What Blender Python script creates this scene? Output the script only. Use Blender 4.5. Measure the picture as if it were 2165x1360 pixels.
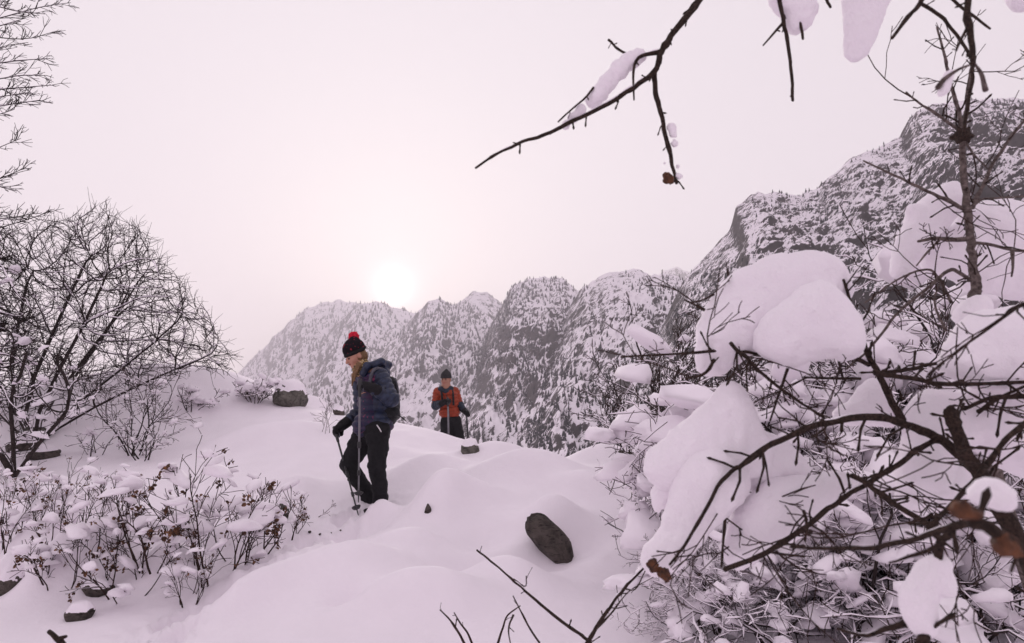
import bpy, bmesh, math, random, time
import numpy as np
from mathutils import Vector, Matrix
T00 = time.time()
R = math.radians
for o in list(bpy.data.objects):
    bpy.data.objects.remove(o)
SC = bpy.context.scene
COL = SC.collection

# ------------------------------------------------------------------ camera
CAM_Z, PITCH, F = 1.6, R(9.83), 1443.0          # 24 mm lens on a 36 mm sensor, tilted up a little
cam_d = bpy.data.cameras.new('camera')
cam_d.sensor_width = 36.0
cam_d.lens = 24.0
cam_d.clip_start = 0.05
cam_d.clip_end = 20000
cam_d.dof.use_dof = True
cam_d.dof.focus_distance = 6.5
cam_d.dof.aperture_fstop = 6.3
cam = bpy.data.objects.new('camera', cam_d)
cam.location = (0, 0, CAM_Z)
cam.rotation_euler = (R(90) + PITCH, 0, 0)
COL.objects.link(cam)
SC.camera = cam

def P(px, py, d):
    """point on the photograph's pixel (2165 x 1360) at d metres in front of the camera"""
    cx, cy = (px - 1082.5) / F, (680 - py) / F
    dy = math.cos(PITCH) - cy * math.sin(PITCH)
    dz = math.sin(PITCH) + cy * math.cos(PITCH)
    s = d / dy
    return np.array([cx * s, d, CAM_Z + dz * s])

# ------------------------------------------------------------------ sky and sun
SUN_DIR = P(832, 612, 100.0) - np.array([0, 0, CAM_Z])
SUN_DIR /= np.linalg.norm(SUN_DIR)
SUN_EL = math.asin(SUN_DIR[2])
SUN_AZ = math.atan2(SUN_DIR[0], SUN_DIR[1])      # clockwise from +Y

world = bpy.data.worlds.new('World')
SC.world = world
world.use_nodes = True
nt = world.node_tree
nt.nodes.clear()
N = nt.nodes.new
L = nt.links.new
out = N('ShaderNodeOutputWorld')
sky = N('ShaderNodeTexSky')
sky.sky_type = 'NISHITA'
sky.sun_disc = False
sky.sun_elevation = SUN_EL
sky.sun_rotation = SUN_AZ
sky.air_density = 1.0
sky.dust_density = 4.0
bg_sky = N('ShaderNodeBackground')
bg_sky.inputs['Strength'].default_value = 0.05
L(sky.outputs['Color'], bg_sky.inputs['Color'])
tc = N('ShaderNodeTexCoord')
nrm = N('ShaderNodeVectorMath'); nrm.operation = 'NORMALIZE'
L(tc.outputs['Generated'], nrm.inputs[0])
dot = N('ShaderNodeVectorMath'); dot.operation = 'DOT_PRODUCT'
L(nrm.outputs[0], dot.inputs[0])
dot.inputs[1].default_value = tuple(SUN_DIR)
def mth(op, a, b=None, c=None, clamp=False):
    n = N('ShaderNodeMath'); n.operation = op; n.use_clamp = clamp
    for i, v in enumerate((a, b, c)):
        if v is None: continue
        if isinstance(v, (int, float)): n.inputs[i].default_value = v
        else: L(v, n.inputs[i])
    return n.outputs[0]
ang = mth('ARCCOSINE', mth('MINIMUM', dot.outputs['Value'], 1.0))
deg = mth('MULTIPLY', ang, 180 / math.pi)
halo = mth('ADD', mth('MULTIPLY', mth('EXPONENT', mth('MULTIPLY', deg, -1 / 8.0)), 0.13),       # sunlight spread by the thin cloud
           mth('MULTIPLY', mth('EXPONENT', mth('MULTIPLY', deg, -1 / 60.0)), 0.22))
disc = mth('EXPONENT', mth('MULTIPLY', mth('POWER', mth('DIVIDE', deg, 1.05), 1.2), -1.0))
veil = N('ShaderNodeBackground')                              # the closed cloud
veil.inputs['Color'].default_value = (0.80, 0.70, 0.785, 1)
veil.inputs['Strength'].default_value = 0.465
hal = N('ShaderNodeBackground')
hal.inputs['Color'].default_value = (0.93, 0.95, 0.88, 1)
L(halo, hal.inputs['Strength'])
dsc = N('ShaderNodeBackground')
dsc.inputs['Color'].default_value = (1.0, 0.93, 0.86, 1)
L(mth('MULTIPLY', disc, 1.1), dsc.inputs['Strength'])
mixs = N('ShaderNodeMixShader'); mixs.inputs['Fac'].default_value = 0.95
L(bg_sky.outputs[0], mixs.inputs[1]); L(veil.outputs[0], mixs.inputs[2])
ad1 = N('ShaderNodeAddShader'); L(mixs.outputs[0], ad1.inputs[0]); L(hal.outputs[0], ad1.inputs[1])
ad2 = N('ShaderNodeAddShader'); L(ad1.outputs[0], ad2.inputs[0]); L(dsc.outputs[0], ad2.inputs[1])
L(ad2.outputs[0], out.inputs['Surface'])

sun_d = bpy.data.lights.new('sun', 'SUN')
sun_d.energy = 1.5
sun_d.angle = R(11)
sun_d.color = (1.0, 0.93, 0.86)
sun = bpy.data.objects.new('sun', sun_d)
sun.rotation_euler = Vector(tuple(SUN_DIR)).to_track_quat('Z', 'Y').to_euler()
COL.objects.link(sun)

vs = SC.view_settings
vs.view_transform = 'Standard'
vs.look = 'None'
vs.exposure = 0.86
vs.gamma = 1.0
vs.use_curve_mapping = False
SC.render.engine = 'CYCLES'
cy = SC.cycles
cy.max_bounces = 8
cy.diffuse_bounces = 4
cy.volume_bounces = 2
cy.transparent_max_bounces = 8
cy.use_denoising = True
cy.caustics_reflective = cy.caustics_refractive = False

# ------------------------------------------------------------------ helpers: noise
_rng = np.random.RandomState(7)
_PT = _rng.permutation(256); _PT = np.concatenate([_PT, _PT, _PT])
_VT = _rng.uniform(-1, 1, 256)
def vnoise(x, y, z=0.0):
    x, y, z = np.broadcast_arrays(np.asarray(x, float), np.asarray(y, float), np.asarray(z, float))
    xi, yi, zi = np.floor(x).astype(int), np.floor(y).astype(int), np.floor(z).astype(int)
    u, v, w = x - xi, y - yi, z - zi
    u, v, w = [t * t * t * (t * (t * 6 - 15) + 10) for t in (u, v, w)]
    xi &= 255; yi &= 255; zi &= 255
    def h(a, b, c):
        return _VT[_PT[_PT[_PT[(xi + a) & 255] + ((yi + b) & 255)] + ((zi + c) & 255)]]
    l = lambda a, b, t: a + (b - a) * t
    return l(l(l(h(0,0,0), h(1,0,0), u), l(h(0,1,0), h(1,1,0), u), v),
             l(l(h(0,0,1), h(1,0,1), u), l(h(0,1,1), h(1,1,1), u), v), w)
def fbm(x, y, z=0.0, octv=4, ridged=False):
    a, s, t = 1.0, 0.0, 0.0
    for i in range(octv):
        n = vnoise(np.asarray(x) * 2.03**i + 17.3*i, np.asarray(y) * 2.03**i + 5.1*i, np.asarray(z) * 2.03**i + 9.7*i)
        if ridged: n = 1 - 2 * np.abs(n)
        s = s + a * n; t += a; a *= 0.5
    return s / t
def sstep(a, b, x):
    t = np.clip((np.asarray(x, float) - a) / (b - a), 0, 1)
    return t * t * (3 - 2 * t)

# ------------------------------------------------------------------ helpers: meshes and objects
def mesh_np(name, V, faces, smooth=True):
    """faces: list of int arrays (n,3) or (n,4)"""
    me = bpy.data.meshes.new(name)
    V = np.asarray(V, np.float32)
    faces = [np.asarray(f, np.int32) for f in faces if len(f)]
    me.vertices.add(len(V)); me.vertices.foreach_set('co', V.ravel())
    nl = sum(f.size for f in faces); nf = sum(len(f) for f in faces)
    me.loops.add(nl); me.polygons.add(nf)
    me.loops.foreach_set('vertex_index', np.concatenate([f.ravel() for f in faces]))
    tot = np.concatenate([np.full(len(f), f.shape[1], np.int32) for f in faces])
    st = np.concatenate([[0], np.cumsum(tot)[:-1]]).astype(np.int32)
    me.polygons.foreach_set('loop_start', st)
    me.polygons.foreach_set('loop_total', tot)
    if smooth: me.polygons.foreach_set('use_smooth', np.ones(nf, bool))
    me.update(calc_edges=True)
    me.validate()
    return me

def tag(o, label=None, cat=None, group=None, kind=None):
    if label: o['label'] = label
    if cat: o['category'] = cat
    if group: o['group'] = group
    if kind: o['kind'] = kind
    return o

def obj(name, me, mat=None, parent=None, loc=None):
    o = bpy.data.objects.new(name, me)
    COL.objects.link(o)
    if mat is not None and me is not None and len(me.materials) == 0: me.materials.append(mat)
    if parent is not None: o.parent = parent
    if loc is not None: o.location = loc
    return o

def empty(name, loc, label=None, cat=None, group=None, rz=0.0):
    o = bpy.data.objects.new(name, None)
    o.empty_display_size = 0.1
    o.location = tuple(loc); o.rotation_euler = (0, 0, rz)
    COL.objects.link(o)
    return tag(o, label, cat, group)

class MB:
    """collects vertices and faces for ONE mesh"""
    def __init__(s): s.V = []; s.F3 = []; s.F4 = []; s.n = 0
    def add(s, V, f3=None, f4=None):
        s.V.append(np.asarray(V, float).reshape(-1, 3))
        if f3 is not None and len(f3): s.F3.append(np.asarray(f3, int) + s.n)
        if f4 is not None and len(f4): s.F4.append(np.asarray(f4, int) + s.n)
        s.n += len(s.V[-1])
    def empty(s): return s.n == 0
    def mesh(s, name, origin=(0, 0, 0), smooth=True):
        V = np.concatenate(s.V) - np.asarray(origin)
        fs = []
        if s.F3: fs.append(np.concatenate(s.F3))
        if s.F4: fs.append(np.concatenate(s.F4))
        return mesh_np(name, V, fs, smooth)

def nz(v):
    v = np.asarray(v, float)
    return v / np.maximum(np.linalg.norm(v, axis=-1, keepdims=True), 1e-9)

def resample(pts, rad, n):
    pts = np.asarray(pts, float); rad = np.asarray(rad, float)
    if len(pts) == n: return pts, rad
    s = np.concatenate([[0], np.cumsum(np.linalg.norm(np.diff(pts, axis=0), axis=1))])
    t = np.linspace(0, s[-1], n)
    return np.stack([np.interp(t, s, pts[:, k]) for k in range(3)], 1), np.interp(t, s, rad)

def tubes(mb, lines, sides=4, up=False, flat=1.0, tipclose=True):
    """lines: list of (pts, radii); all of them swept into mb. up=True: section stands upright, flat = height/width"""
    groups = {}
    for p, r in lines: groups.setdefault(len(p), []).append((p, r))
    for n, gl in groups.items():
        Pn = np.array([g[0] for g in gl], float); Rn = np.array([g[1] for g in gl], float)
        B = len(gl)
        Tn = np.empty_like(Pn)
        Tn[:, 1:-1] = Pn[:, 2:] - Pn[:, :-2]; Tn[:, 0] = Pn[:, 1] - Pn[:, 0]; Tn[:, -1] = Pn[:, -1] - Pn[:, -2]
        Tn = nz(Tn)
        if up: ref = np.tile(np.array([0.02, 0.013, 1.0]), (B, 1, 1))
        else:
            od = nz(Pn[:, -1] - Pn[:, 0])
            ref = np.where(np.abs(od[:, 2:3]) > 0.7, np.array([[1.0, 0.13, 0.02]]), np.array([[0.03, 0.11, 1.0]]))[:, None, :]
        S = nz(np.cross(Tn, ref)); U = np.cross(S, Tn)
        a = np.arange(sides) * 2 * math.pi / sides
        ring = (Pn[:, :, None, :] + S[:, :, None, :] * (np.cos(a)[None, None, :, None] * Rn[:, :, None, None])
                + U[:, :, None, :] * (np.sin(a)[None, None, :, None] * Rn[:, :, None, None] * flat))
        V = ring.reshape(-1, 3)
        j = np.arange(sides); jn = (j + 1) % sides
        i = np.arange(n - 1)[:, None] * sides
        q = np.stack([i + j, i + jn, i + sides + jn, i + sides + j], -1).reshape(-1, 4)
        Q = (q[None] + (np.arange(B) * n * sides)[:, None, None]).reshape(-1, 4)
        mb.add(V, None, Q)

def closed(pts, rad):
    """a tube line with rounded ends"""
    pts = [np.asarray(p, float) for p in pts]; rad = list(rad)
    d0 = nz(pts[0] - pts[1]); d1 = nz(pts[-1] - pts[-2])
    pts = [pts[0] + d0 * rad[0] * .6, pts[0] + d0 * rad[0] * .4] + pts + [pts[-1] + d1 * rad[-1] * .4, pts[-1] + d1 * rad[-1] * .6]
    rad = [rad[0] * .02, rad[0] * .7] + rad + [rad[-1] * .7, rad[-1] * .02]
    return np.array(pts), np.array(rad)

def smooth_line(pts, rad, n):
    """Catmull-Rom through the control points"""
    pts = np.asarray(pts, float); rad = np.asarray(rad, float)
    Q = np.vstack([2 * pts[0] - pts[1], pts, 2 * pts[-1] - pts[-2]])
    m = len(pts) - 1
    t = np.linspace(0, m - 1e-6, n); k = t.astype(int); u = (t - k)[:, None]
    p0, p1, p2, p3 = Q[k], Q[k + 1], Q[k + 2], Q[k + 3]
    o = 0.5 * (2 * p1 + (p2 - p0) * u + (2 * p0 - 5 * p1 + 4 * p2 - p3) * u**2 + (3 * p1 - p0 - 3 * p2 + p3) * u**3)
    return o, np.interp(t, np.arange(m + 1), rad)

def icosphere(sub):
    bm = bmesh.new(); bmesh.ops.create_icosphere(bm, subdivisions=sub, radius=1.0)
    V = np.array([v.co[:] for v in bm.verts]); Fc = np.array([[v.index for v in f.verts] for f in bm.faces]); bm.free()
    return V, Fc
ICO = {k: icosphere(k) for k in (1, 2, 3, 4)}

# ------------------------------------------------------------------ helpers: solid shapes as distance fields -> one skin
def surface_nets(D, o, h):
    """D: 3D array of signed distance (negative inside); returns V, quads"""
    s = D < 0
    nx, ny, nz_ = D.shape
    c = np.zeros((nx - 1, ny - 1, nz_ - 1), np.int8)
    for a in (0, 1):
        for b in (0, 1):
            for g in (0, 1):
                c += s[a:nx - 1 + a, b:ny - 1 + b, g:nz_ - 1 + g]
    act = (c > 0) & (c < 8)
    idx = -np.ones(act.shape, np.int64)
    ii = np.argwhere(act); idx[act] = np.arange(len(ii))
    acc = np.zeros((len(ii), 3)); cnt = np.zeros(len(ii))
    I, J, K = ii.T
    cor = [(a, b, g) for a in (0, 1) for b in (0, 1) for g in (0, 1)]
    for p in range(8):
        for q in range(p + 1, 8):
            A, Bc = cor[p], cor[q]
            if sum(abs(A[k] - Bc[k]) for k in range(3)) != 1: continue
            d0 = D[I + A[0], J + A[1], K + A[2]]; d1 = D[I + Bc[0], J + Bc[1], K + Bc[2]]
            m = (d0 < 0) != (d1 < 0)
            t = np.where(m, d0 / np.where(m, d0 - d1, 1), 0)
            e = np.array(A)[None] + t[:, None] * (np.array(Bc) - np.array(A))[None]
            acc += e * m[:, None]; cnt += m
    V = (ii + acc / cnt[:, None]) * h + o
    quads = []
    for ax in range(3):
        u, v = (ax + 1) % 3, (ax + 2) % 3
        sl0 = [slice(None)] * 3; sl1 = [slice(None)] * 3
        sl0[ax] = slice(0, -1); sl1[ax] = slice(1, None)
        a, b = s[tuple(sl0)], s[tuple(sl1)]
        for flip in (False, True):
            e = np.argwhere((a & ~b) if not flip else (~a & b))
            e = e[(e[:, u] > 0) & (e[:, v] > 0) & (e[:, u] < D.shape[u] - 1) & (e[:, v] < D.shape[v] - 1)]
            du = np.zeros(3, int); du[u] = 1
            dv = np.zeros(3, int); dv[v] = 1
            g = lambda x: idx[x[:, 0], x[:, 1], x[:, 2]]
            q = np.stack([g(e - du - dv), g(e - dv), g(e), g(e - du)], 1)
            quads.append(q[:, ::-1] if flip else q)
    return V, np.concatenate(quads)

class SDF:
    """smooth union of round cones, ellipsoids ..., meshed as one continuous skin"""
    def __init__(s, k=0.02): s.k = k; s.items = []; s.lo = []; s.hi = []; s.mods = []
    def _bb(s, pts, r):
        pts = np.atleast_2d(pts); s.lo.append(pts.min(0) - r); s.hi.append(pts.max(0) + r)
    def cone(s, a, b, ra, rb, k=None, sub=False):
        a, b = np.asarray(a, float), np.asarray(b, float)
        def f(X):
            ba = b - a; t = np.clip(((X - a) @ ba) / max(ba @ ba, 1e-9), 0, 1)
            return np.linalg.norm(X - a - t[..., None] * ba, axis=-1) - (ra + (rb - ra) * t)
        if not sub: s._bb(np.array([a, b]), max(ra, rb))
        s.items.append((f, s.k if k is None else k, sub)); return s
    def ball(s, c, r, k=None, sub=False): return s.cone(c, np.asarray(c) + 1e-6, r, r, k, sub)
    def ell(s, c, r, M=None, k=None, sub=False):
        c, r = np.asarray(c, float), np.asarray(r, float)
        def f(X):
            q = X - c
            if M is not None: q = q @ M          # columns of M = axes
            k0 = np.linalg.norm(q / r, axis=-1); k1 = np.linalg.norm(q / (r * r), axis=-1)
            return k0 * (k0 - 1.0) / np.maximum(k1, 1e-9)
        if not sub: s._bb(c, max(r))
        s.items.append((f, s.k if k is None else k, sub)); return s
    def box(s, c, r, M=None, rnd=0.01, k=None, sub=False):
        c, r = np.asarray(c, float), np.asarray(r, float)
        def f(X):
            q = X - c
            if M is not None: q = q @ M
            q = np.abs(q) - (r - rnd)
            return np.linalg.norm(np.maximum(q, 0), axis=-1) + np.minimum(q.max(-1), 0) - rnd
        if not sub: s._bb(c, np.linalg.norm(r))
        s.items.append((f, s.k if k is None else k, sub)); return s
    def mod(s, f): s.mods.append(f); return s      # f(X) -> amount added to the distance
    def ev(s, X):
        D = None
        for f, k, sub in s.items:
            d = f(X)
            if D is None: D = d; continue
            if sub:
                d = -d; hh = np.clip(0.5 - 0.5 * (D - d) / k, 0, 1)
                D = D * (1 - hh) + d * hh + k * hh * (1 - hh)
            else:
                hh = np.clip(0.5 + 0.5 * (D - d) / k, 0, 1)
                D = D * (1 - hh) + d * hh - k * hh * (1 - hh)
        for m in s.mods: D = D + m(X)
        return D
    def VF(s, h):
        lo = np.min(s.lo, 0) - 3 * h - s.k; hi = np.max(s.hi, 0) + 3 * h + s.k
        n = np.ceil((hi - lo) / h).astype(int) + 1
        g = np.stack(np.meshgrid(*[lo[i] + np.arange(n[i]) * h for i in range(3)], indexing='ij'), -1)
        D = np.empty(n)
        for i in range(0, n[0], 24): D[i:i + 24] = s.ev(g[i:i + 24])
        return surface_nets(D, lo, h)
    def mesh(s, name, h, origin=(0, 0, 0)):
        V, Q = s.VF(h)
        return mesh_np(name, V - np.asarray(origin), [Q])
# ------------------------------------------------------------------ materials
class NT:
    def __init__(s, name):
        s.m = bpy.data.materials.new(name); s.m.use_nodes = True
        s.t = s.m.node_tree; s.t.nodes.clear()
        s.o = s.t.nodes.new('ShaderNodeOutputMaterial')
        s.b = s.t.nodes.new('ShaderNodeBsdfPrincipled')
        s.t.links.new(s.b.outputs[0], s.o.inputs['Surface'])
    def n(s, kind, **kw):
        q = s.t.nodes.new('ShaderNode' + kind)
        for k, v in kw.items(): setattr(q, k, v)
        return q
    def l(s, a, b): s.t.links.new(a, b)
    def val(s, sock, v):
        if isinstance(v, (int, float)): sock.default_value = v
        elif isinstance(v, (tuple, list)): sock.default_value = tuple(v) if len(v) != 3 or sock.type == 'VECTOR' else (*v, 1)
        else: s.l(v, sock)
    def math(s, op, a, b=None, clamp=False):
        q = s.n('Math', operation=op, use_clamp=clamp); s.val(q.inputs[0], a)
        if b is not None: s.val(q.inputs[1], b)
        return q.outputs[0]
    def pos(s): return s.n('NewGeometry').outputs['Position']
    def local(s): return s.n('TexCoord').outputs['Object']
    def mapv(s, v, scale=(1, 1, 1), rot=(0, 0, 0), loc=(0, 0, 0)):
        q = s.n('Mapping'); s.l(v, q.inputs[0]); q.inputs['Scale'].default_value = scale
        q.inputs['Rotation'].default_value = rot; q.inputs['Location'].default_value = loc
        return q.outputs[0]
    def noise(s, v, scale, detail=3, rough=0.5, dist=0.0):
        q = s.n('TexNoise'); s.l(v, q.inputs['Vector'])
        q.inputs['Scale'].default_value = scale; q.inputs['Detail'].default_value = detail
        q.inputs['Roughness'].default_value = rough; q.inputs['Distortion'].default_value = dist
        return q.outputs['Fac']
    def ramp(s, f, stops, interp='LINEAR'):
        q = s.n('ValToRGB'); s.l(f, q.inputs[0]); q.color_ramp.interpolation = interp
        e = q.color_ramp.elements
        while len(e) > 2: e.remove(e[-1])
        for i, (p, c) in enumerate(stops):
            x = e[i] if i < 2 else e.new(p)
            x.position = p; x.color = (*c, 1) if len(c) == 3 else c
        return q.outputs['Color']
    def mix(s, f, a, b):
        q = s.n('Mix', data_type='RGBA'); s.val(q.inputs['Factor'], f); s.val(q.inputs['A'], a); s.val(q.inputs['B'], b)
        return [x for x in q.outputs if x.type == 'RGBA'][0]
    def rng(s, f, a, b, c=0.0, d=1.0):
        q = s.n('MapRange'); s.val(q.inputs[0], f)
        for i, v in enumerate((a, b, c, d)): q.inputs[i + 1].default_value = v
        return q.outputs[0]
    def bump(s, h, strength, dist, prev=None):
        q = s.n('Bump'); s.l(h, q.inputs['Height']); q.inputs['Strength'].default_value = strength
        q.inputs['Distance'].default_value = dist
        if prev is not None: s.l(prev, q.inputs['Normal'])
        s.l(q.outputs[0], s.b.inputs['Normal']); return q.outputs[0]
    def base(s, c): s.val(s.b.inputs['Base Color'], c)
    def done(s, rough=0.7, spec=0.3):
        s.b.inputs['Roughness'].default_value = rough; s.b.inputs['Specular IOR Level'].default_value = spec
        return s.m

SNOW = (0.955, 0.90, 0.955)
def mat_snow(name, grain=1.0, sss=0.0):
    m = NT(name); p = m.pos()
    a = m.noise(p, 3.0, 4)
    m.base(m.mix(m.rng(a, 0.3, 0.7), tuple(c * 0.96 for c in SNOW), SNOW))
    b = m.bump(m.noise(p, 14, 4, 0.55), 0.35 * grain, 0.02)
    c_ = m.bump(m.noise(p, 60, 4, 0.7), 0.30 * grain, 0.006, b)
    m.bump(m.noise(p, 260, 2), 0.4 * grain, 0.003, c_)
    if sss:
        m.b.inputs['Subsurface Weight'].default_value = sss
        m.b.inputs['Subsurface Radius'].default_value = (1.0, 0.9, 1.0)
        m.b.inputs['Subsurface Scale'].default_value = 0.02
    return m.done(0.75, 0.12)
M_SNOW = mat_snow('snow_ground')
M_SNOWC = mat_snow('snow_clump', 1.5, 0.15)
M_SNOWB = mat_snow('snow_on_twigs', 0.5)

def mat_bark(name, dark, light, scale=30):
    m = NT(name); p = m.pos()
    n = m.noise(p, scale, 5, 0.6)
    m.base(m.ramp(n, [(0.3, dark), (0.62, light), (0.75, tuple(c * 1.5 for c in light))]))
    m.bump(n, 0.8, 0.01)
    return m.done(0.85, 0.2)
M_BARK = mat_bark('bark_dark', (0.014, 0.010, 0.010), (0.045, 0.033, 0.031))
M_BARKN = mat_bark('bark_near', (0.012, 0.008, 0.007), (0.055, 0.036, 0.028), 160)
M_BARKG = mat_bark('bark_grey', (0.035, 0.025, 0.022), (0.17, 0.135, 0.125), 90)
M_TWIG = mat_bark('twig_brown', (0.016, 0.009, 0.008), (0.055, 0.032, 0.026), 60)

def mat_rock(name, a, b, scale=9):
    m = NT(name); p = m.pos()
    n = m.noise(p, scale, 8, 0.65, 0.6)
    n2 = m.noise(m.mapv(p, (1, 1, 3.5), (0.5, 0.3, 0.2)), scale * 2.2, 4, 0.6)
    c = m.ramp(n, [(0.3, a), (0.55, b), (0.78, tuple(x * 1.5 for x in b))])
    m.base(m.mix(m.rng(n2, 0.56, 0.66, 0, 0.75), c, tuple(x * 0.4 for x in a)))
    bb = m.bump(n, 1.0, 0.07)
    m.bump(n2, 0.6, 0.015, bb)
    return m.done(0.8, 0.25)
M_ROCK = mat_rock('boulder_rock', (0.02, 0.017, 0.015), (0.105, 0.088, 0.078))
M_ROCKG = mat_rock('boulder_rock_grey', (0.05, 0.047, 0.043), (0.16, 0.15, 0.13))
print('materials', round(time.time() - T00, 1))

# ------------------------------------------------------------------ the snow slope
CTRL = [ # pixel x, pixel y, metres away
 (-300,1360,4.2),(0,1360,4.0),(400,1360,3.9),(800,1360,3.75),(1200,1360,3.7),(1600,1360,3.6),(2165,1360,3.5),(2500,1360,3.5),
 (-200,1210,5.2),(60,1200,5.2),(300,1250,4.75),(460,1255,4.65),(560,1205,4.9),(640,1165,5.15),(800,1200,4.85),(1000,1200,4.8),(1160,1195,4.9),(1350,1200,4.8),(1700,1200,4.8),(2165,1200,4.6),
 (0,1060,6.6),(250,1060,6.6),(450,1080,6.3),(600,1105,5.95),(700,1100,6.1),(758,1088,6.3),(800,1066,6.5),(850,1065,6.5),(930,1090,5.9),(1050,1060,6.2),(1250,1060,6.2),(1500,1070,6.0),(1800,1070,5.8),(2165,1060,5.6),
 (-200,930,9.6),(50,945,9.2),(250,950,9.0),(450,930,9.4),(560,980,7.9),(650,975,7.8),(750,960,8.0),(880,985,7.6),(980,995,7.3),(1060,985,7.4),(1180,990,7.4),(1300,990,7.4),(1450,1000,7.2),(1700,985,7.4),(2165,960,7.6),
 (-200,839,14),(0,839,14),(200,829,14.5),(400,816,14.8),(480,809,14.6),(550,816,14.0),(640,854,12.6),(720,882,11.4),(800,890,10.6),(870,899,10.2),(960,924,9.9),(1010,951,9.4),
 (1060,978,8.7),(1150,984,8.5),(1250,969,8.9),(1330,984,8.6),(1420,991,8.6),(1700,966,9.2),(2165,931,9.5),
 # behind the crest
 (560,1000,17),(800,985,13),(950,1000,12.1),(1010,1010,11.5),(1150,1030,11.5),(1300,1030,11.5),(1600,1010,12.5),(2100,1000,13),(250,960,19),(-200,960,19)]
cp = np.array([P(*c) for c in CTRL] + [np.array(v, float) for v in
     [(0,0,0),(-2.5,0.5,0.05),(2.5,0.5,0.05),(0,1.6,.22),(-5,0,0.1),(5,0,0.2),(0,-4,-0.4),(-6,-4,-0.3),(6,-4,-0.2),(-12,6,1.2),(12,6,1.5),(-13,12,2.3),(13,12,1.6)]])
def _tps(d2): return np.where(d2 > 1e-12, 0.5 * d2 * np.log(np.maximum(d2, 1e-12)), 0)
_n = len(cp)
_K = _tps(((cp[:, None, :2] - cp[None, :, :2]) ** 2).sum(-1)) + np.eye(_n) * 0.02
_Pm = np.c_[np.ones(_n), cp[:, :2]]
_A = np.block([[_K, _Pm], [_Pm.T, np.zeros((3, 3))]])
_w = np.linalg.solve(_A, np.r_[cp[:, 2], 0, 0, 0])
MOUNDS = []   # x, y, height, rx, ry, angle
def mound(px, py, d, h, rx, ry, a=0.0):
    p = P(px, py, d); MOUNDS.append((p[0], p[1], h * 2.35, rx * .85, ry * .85, a))
mound(930, 1060, 5.95, 0.13, 0.34, 0.30, 0.4)
mound(985, 1050, 6.2, 0.08, 0.45, 0.25, 0.3)
mound(1120, 1010, 6.9, 0.12, 0.75, 0.32, 0.0)
mound(1170, 1080, 5.7, 0.09, 0.30, 0.28, 0.0)
mound(730, 1230, 4.65, 0.10, 0.60, 0.30, 0.35)
mound(600, 1190, 4.9, 0.09, 0.45, 0.16, 0.6)
mound(520, 1290, 4.3, 0.07, 0.35, 0.14, 0.8)
mound(900, 1290, 4.2, 0.09, 0.55, 0.25, 0.0)
mound(1000, 1190, 4.9, -0.06, 0.4, 0.2, 0.3)
mound(730, 1290, 4.25, -0.05, 0.14, 0.12, 0.0)
mound(470, 1290, 4.5, -0.10, 0.30, 0.16, 0.6)
mound(600, 1230, 4.95, -0.07, 0.30, 0.14, 0.6)
mound(700, 1130, 5.7, -0.08, 0.50, 0.18, 0.45)
mound(806, 1090, 6.15, 0.065, 0.20, 0.13, 0.2)
mound(1010, 1120, 5.4, -0.05, 0.35, 0.22, 0.5)
mound(860, 1150, 5.2, 0.06, 0.4, 0.2, 0.3)
mound(1080, 1240, 4.55, 0.07, 0.35, 0.22, -0.3)
mound(1240, 1030, 6.4, 0.08, 0.4, 0.25, -0.3)
mound(900, 1000, 7.3, 0.08, 0.5, 0.3, 0.4)
mound(1280, 960, 8.6, 0.10, 0.5, 0.35, 0.0)
mound(1060, 965, 8.3, 0.12, 0.6, 0.3, 0.0)
mound(672, 850, 11.9, 0.10, 0.45, 0.35, 0.0)
mound(560, 930, 9.0, 0.10, 0.9, 0.5, 0.2)
mound(450, 870, 11.5, 0.12, 1.0, 0.6, 0.0)
mound(620, 1040, 6.8, 0.06, 0.35, 0.3, 0.5)
mound(1230, 1120, 5.3, -0.04, 0.3, 0.2, 0.5)
mound(1150, 1160, 5.1, -0.05, 0.24, 0.22, 0.3)
mound(100, 900, 10.5, 0.22, 0.9, 0.5, 0.0)
mound(300, 880, 11.0, 0.18, 0.8, 0.5, 0.0)
mound(90, 1120, 5.9, 0.16, 0.5, 0.35, 0.0)
mound(330, 1120, 5.7, 0.12, 0.45, 0.3, 0.0)
mound(200, 1230, 5.0, 0.12, 0.4, 0.22, 0.3)
for _i, (_px, _py, _d) in enumerate([(420,1180,5.3),(510,1150,5.5),(270,1190,5.3),(150,1170,5.5),(60,1190,5.4),(350,1230,4.9),(200,1110,6.1),(460,1110,6.0),(120,1270,4.8)]):
    mound(_px, _py, _d, 0.07 + .02 * (_i % 3), 0.22, 0.18, _i * 1.3)
for _i, (_px, _py) in enumerate([(1450,1180),(1600,1250),(1780,1180),(1900,1290),(2080,1220),(1480,1040),(1700,1060),(1950,1060),(1650,1150),(2100,1080)]):
    mound(_px, _py, 5.2 - (_py - 1060) * 0.006 + 0.6, 0.10 + 0.04 * (_i % 3), 0.28, 0.22, _i)

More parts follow.
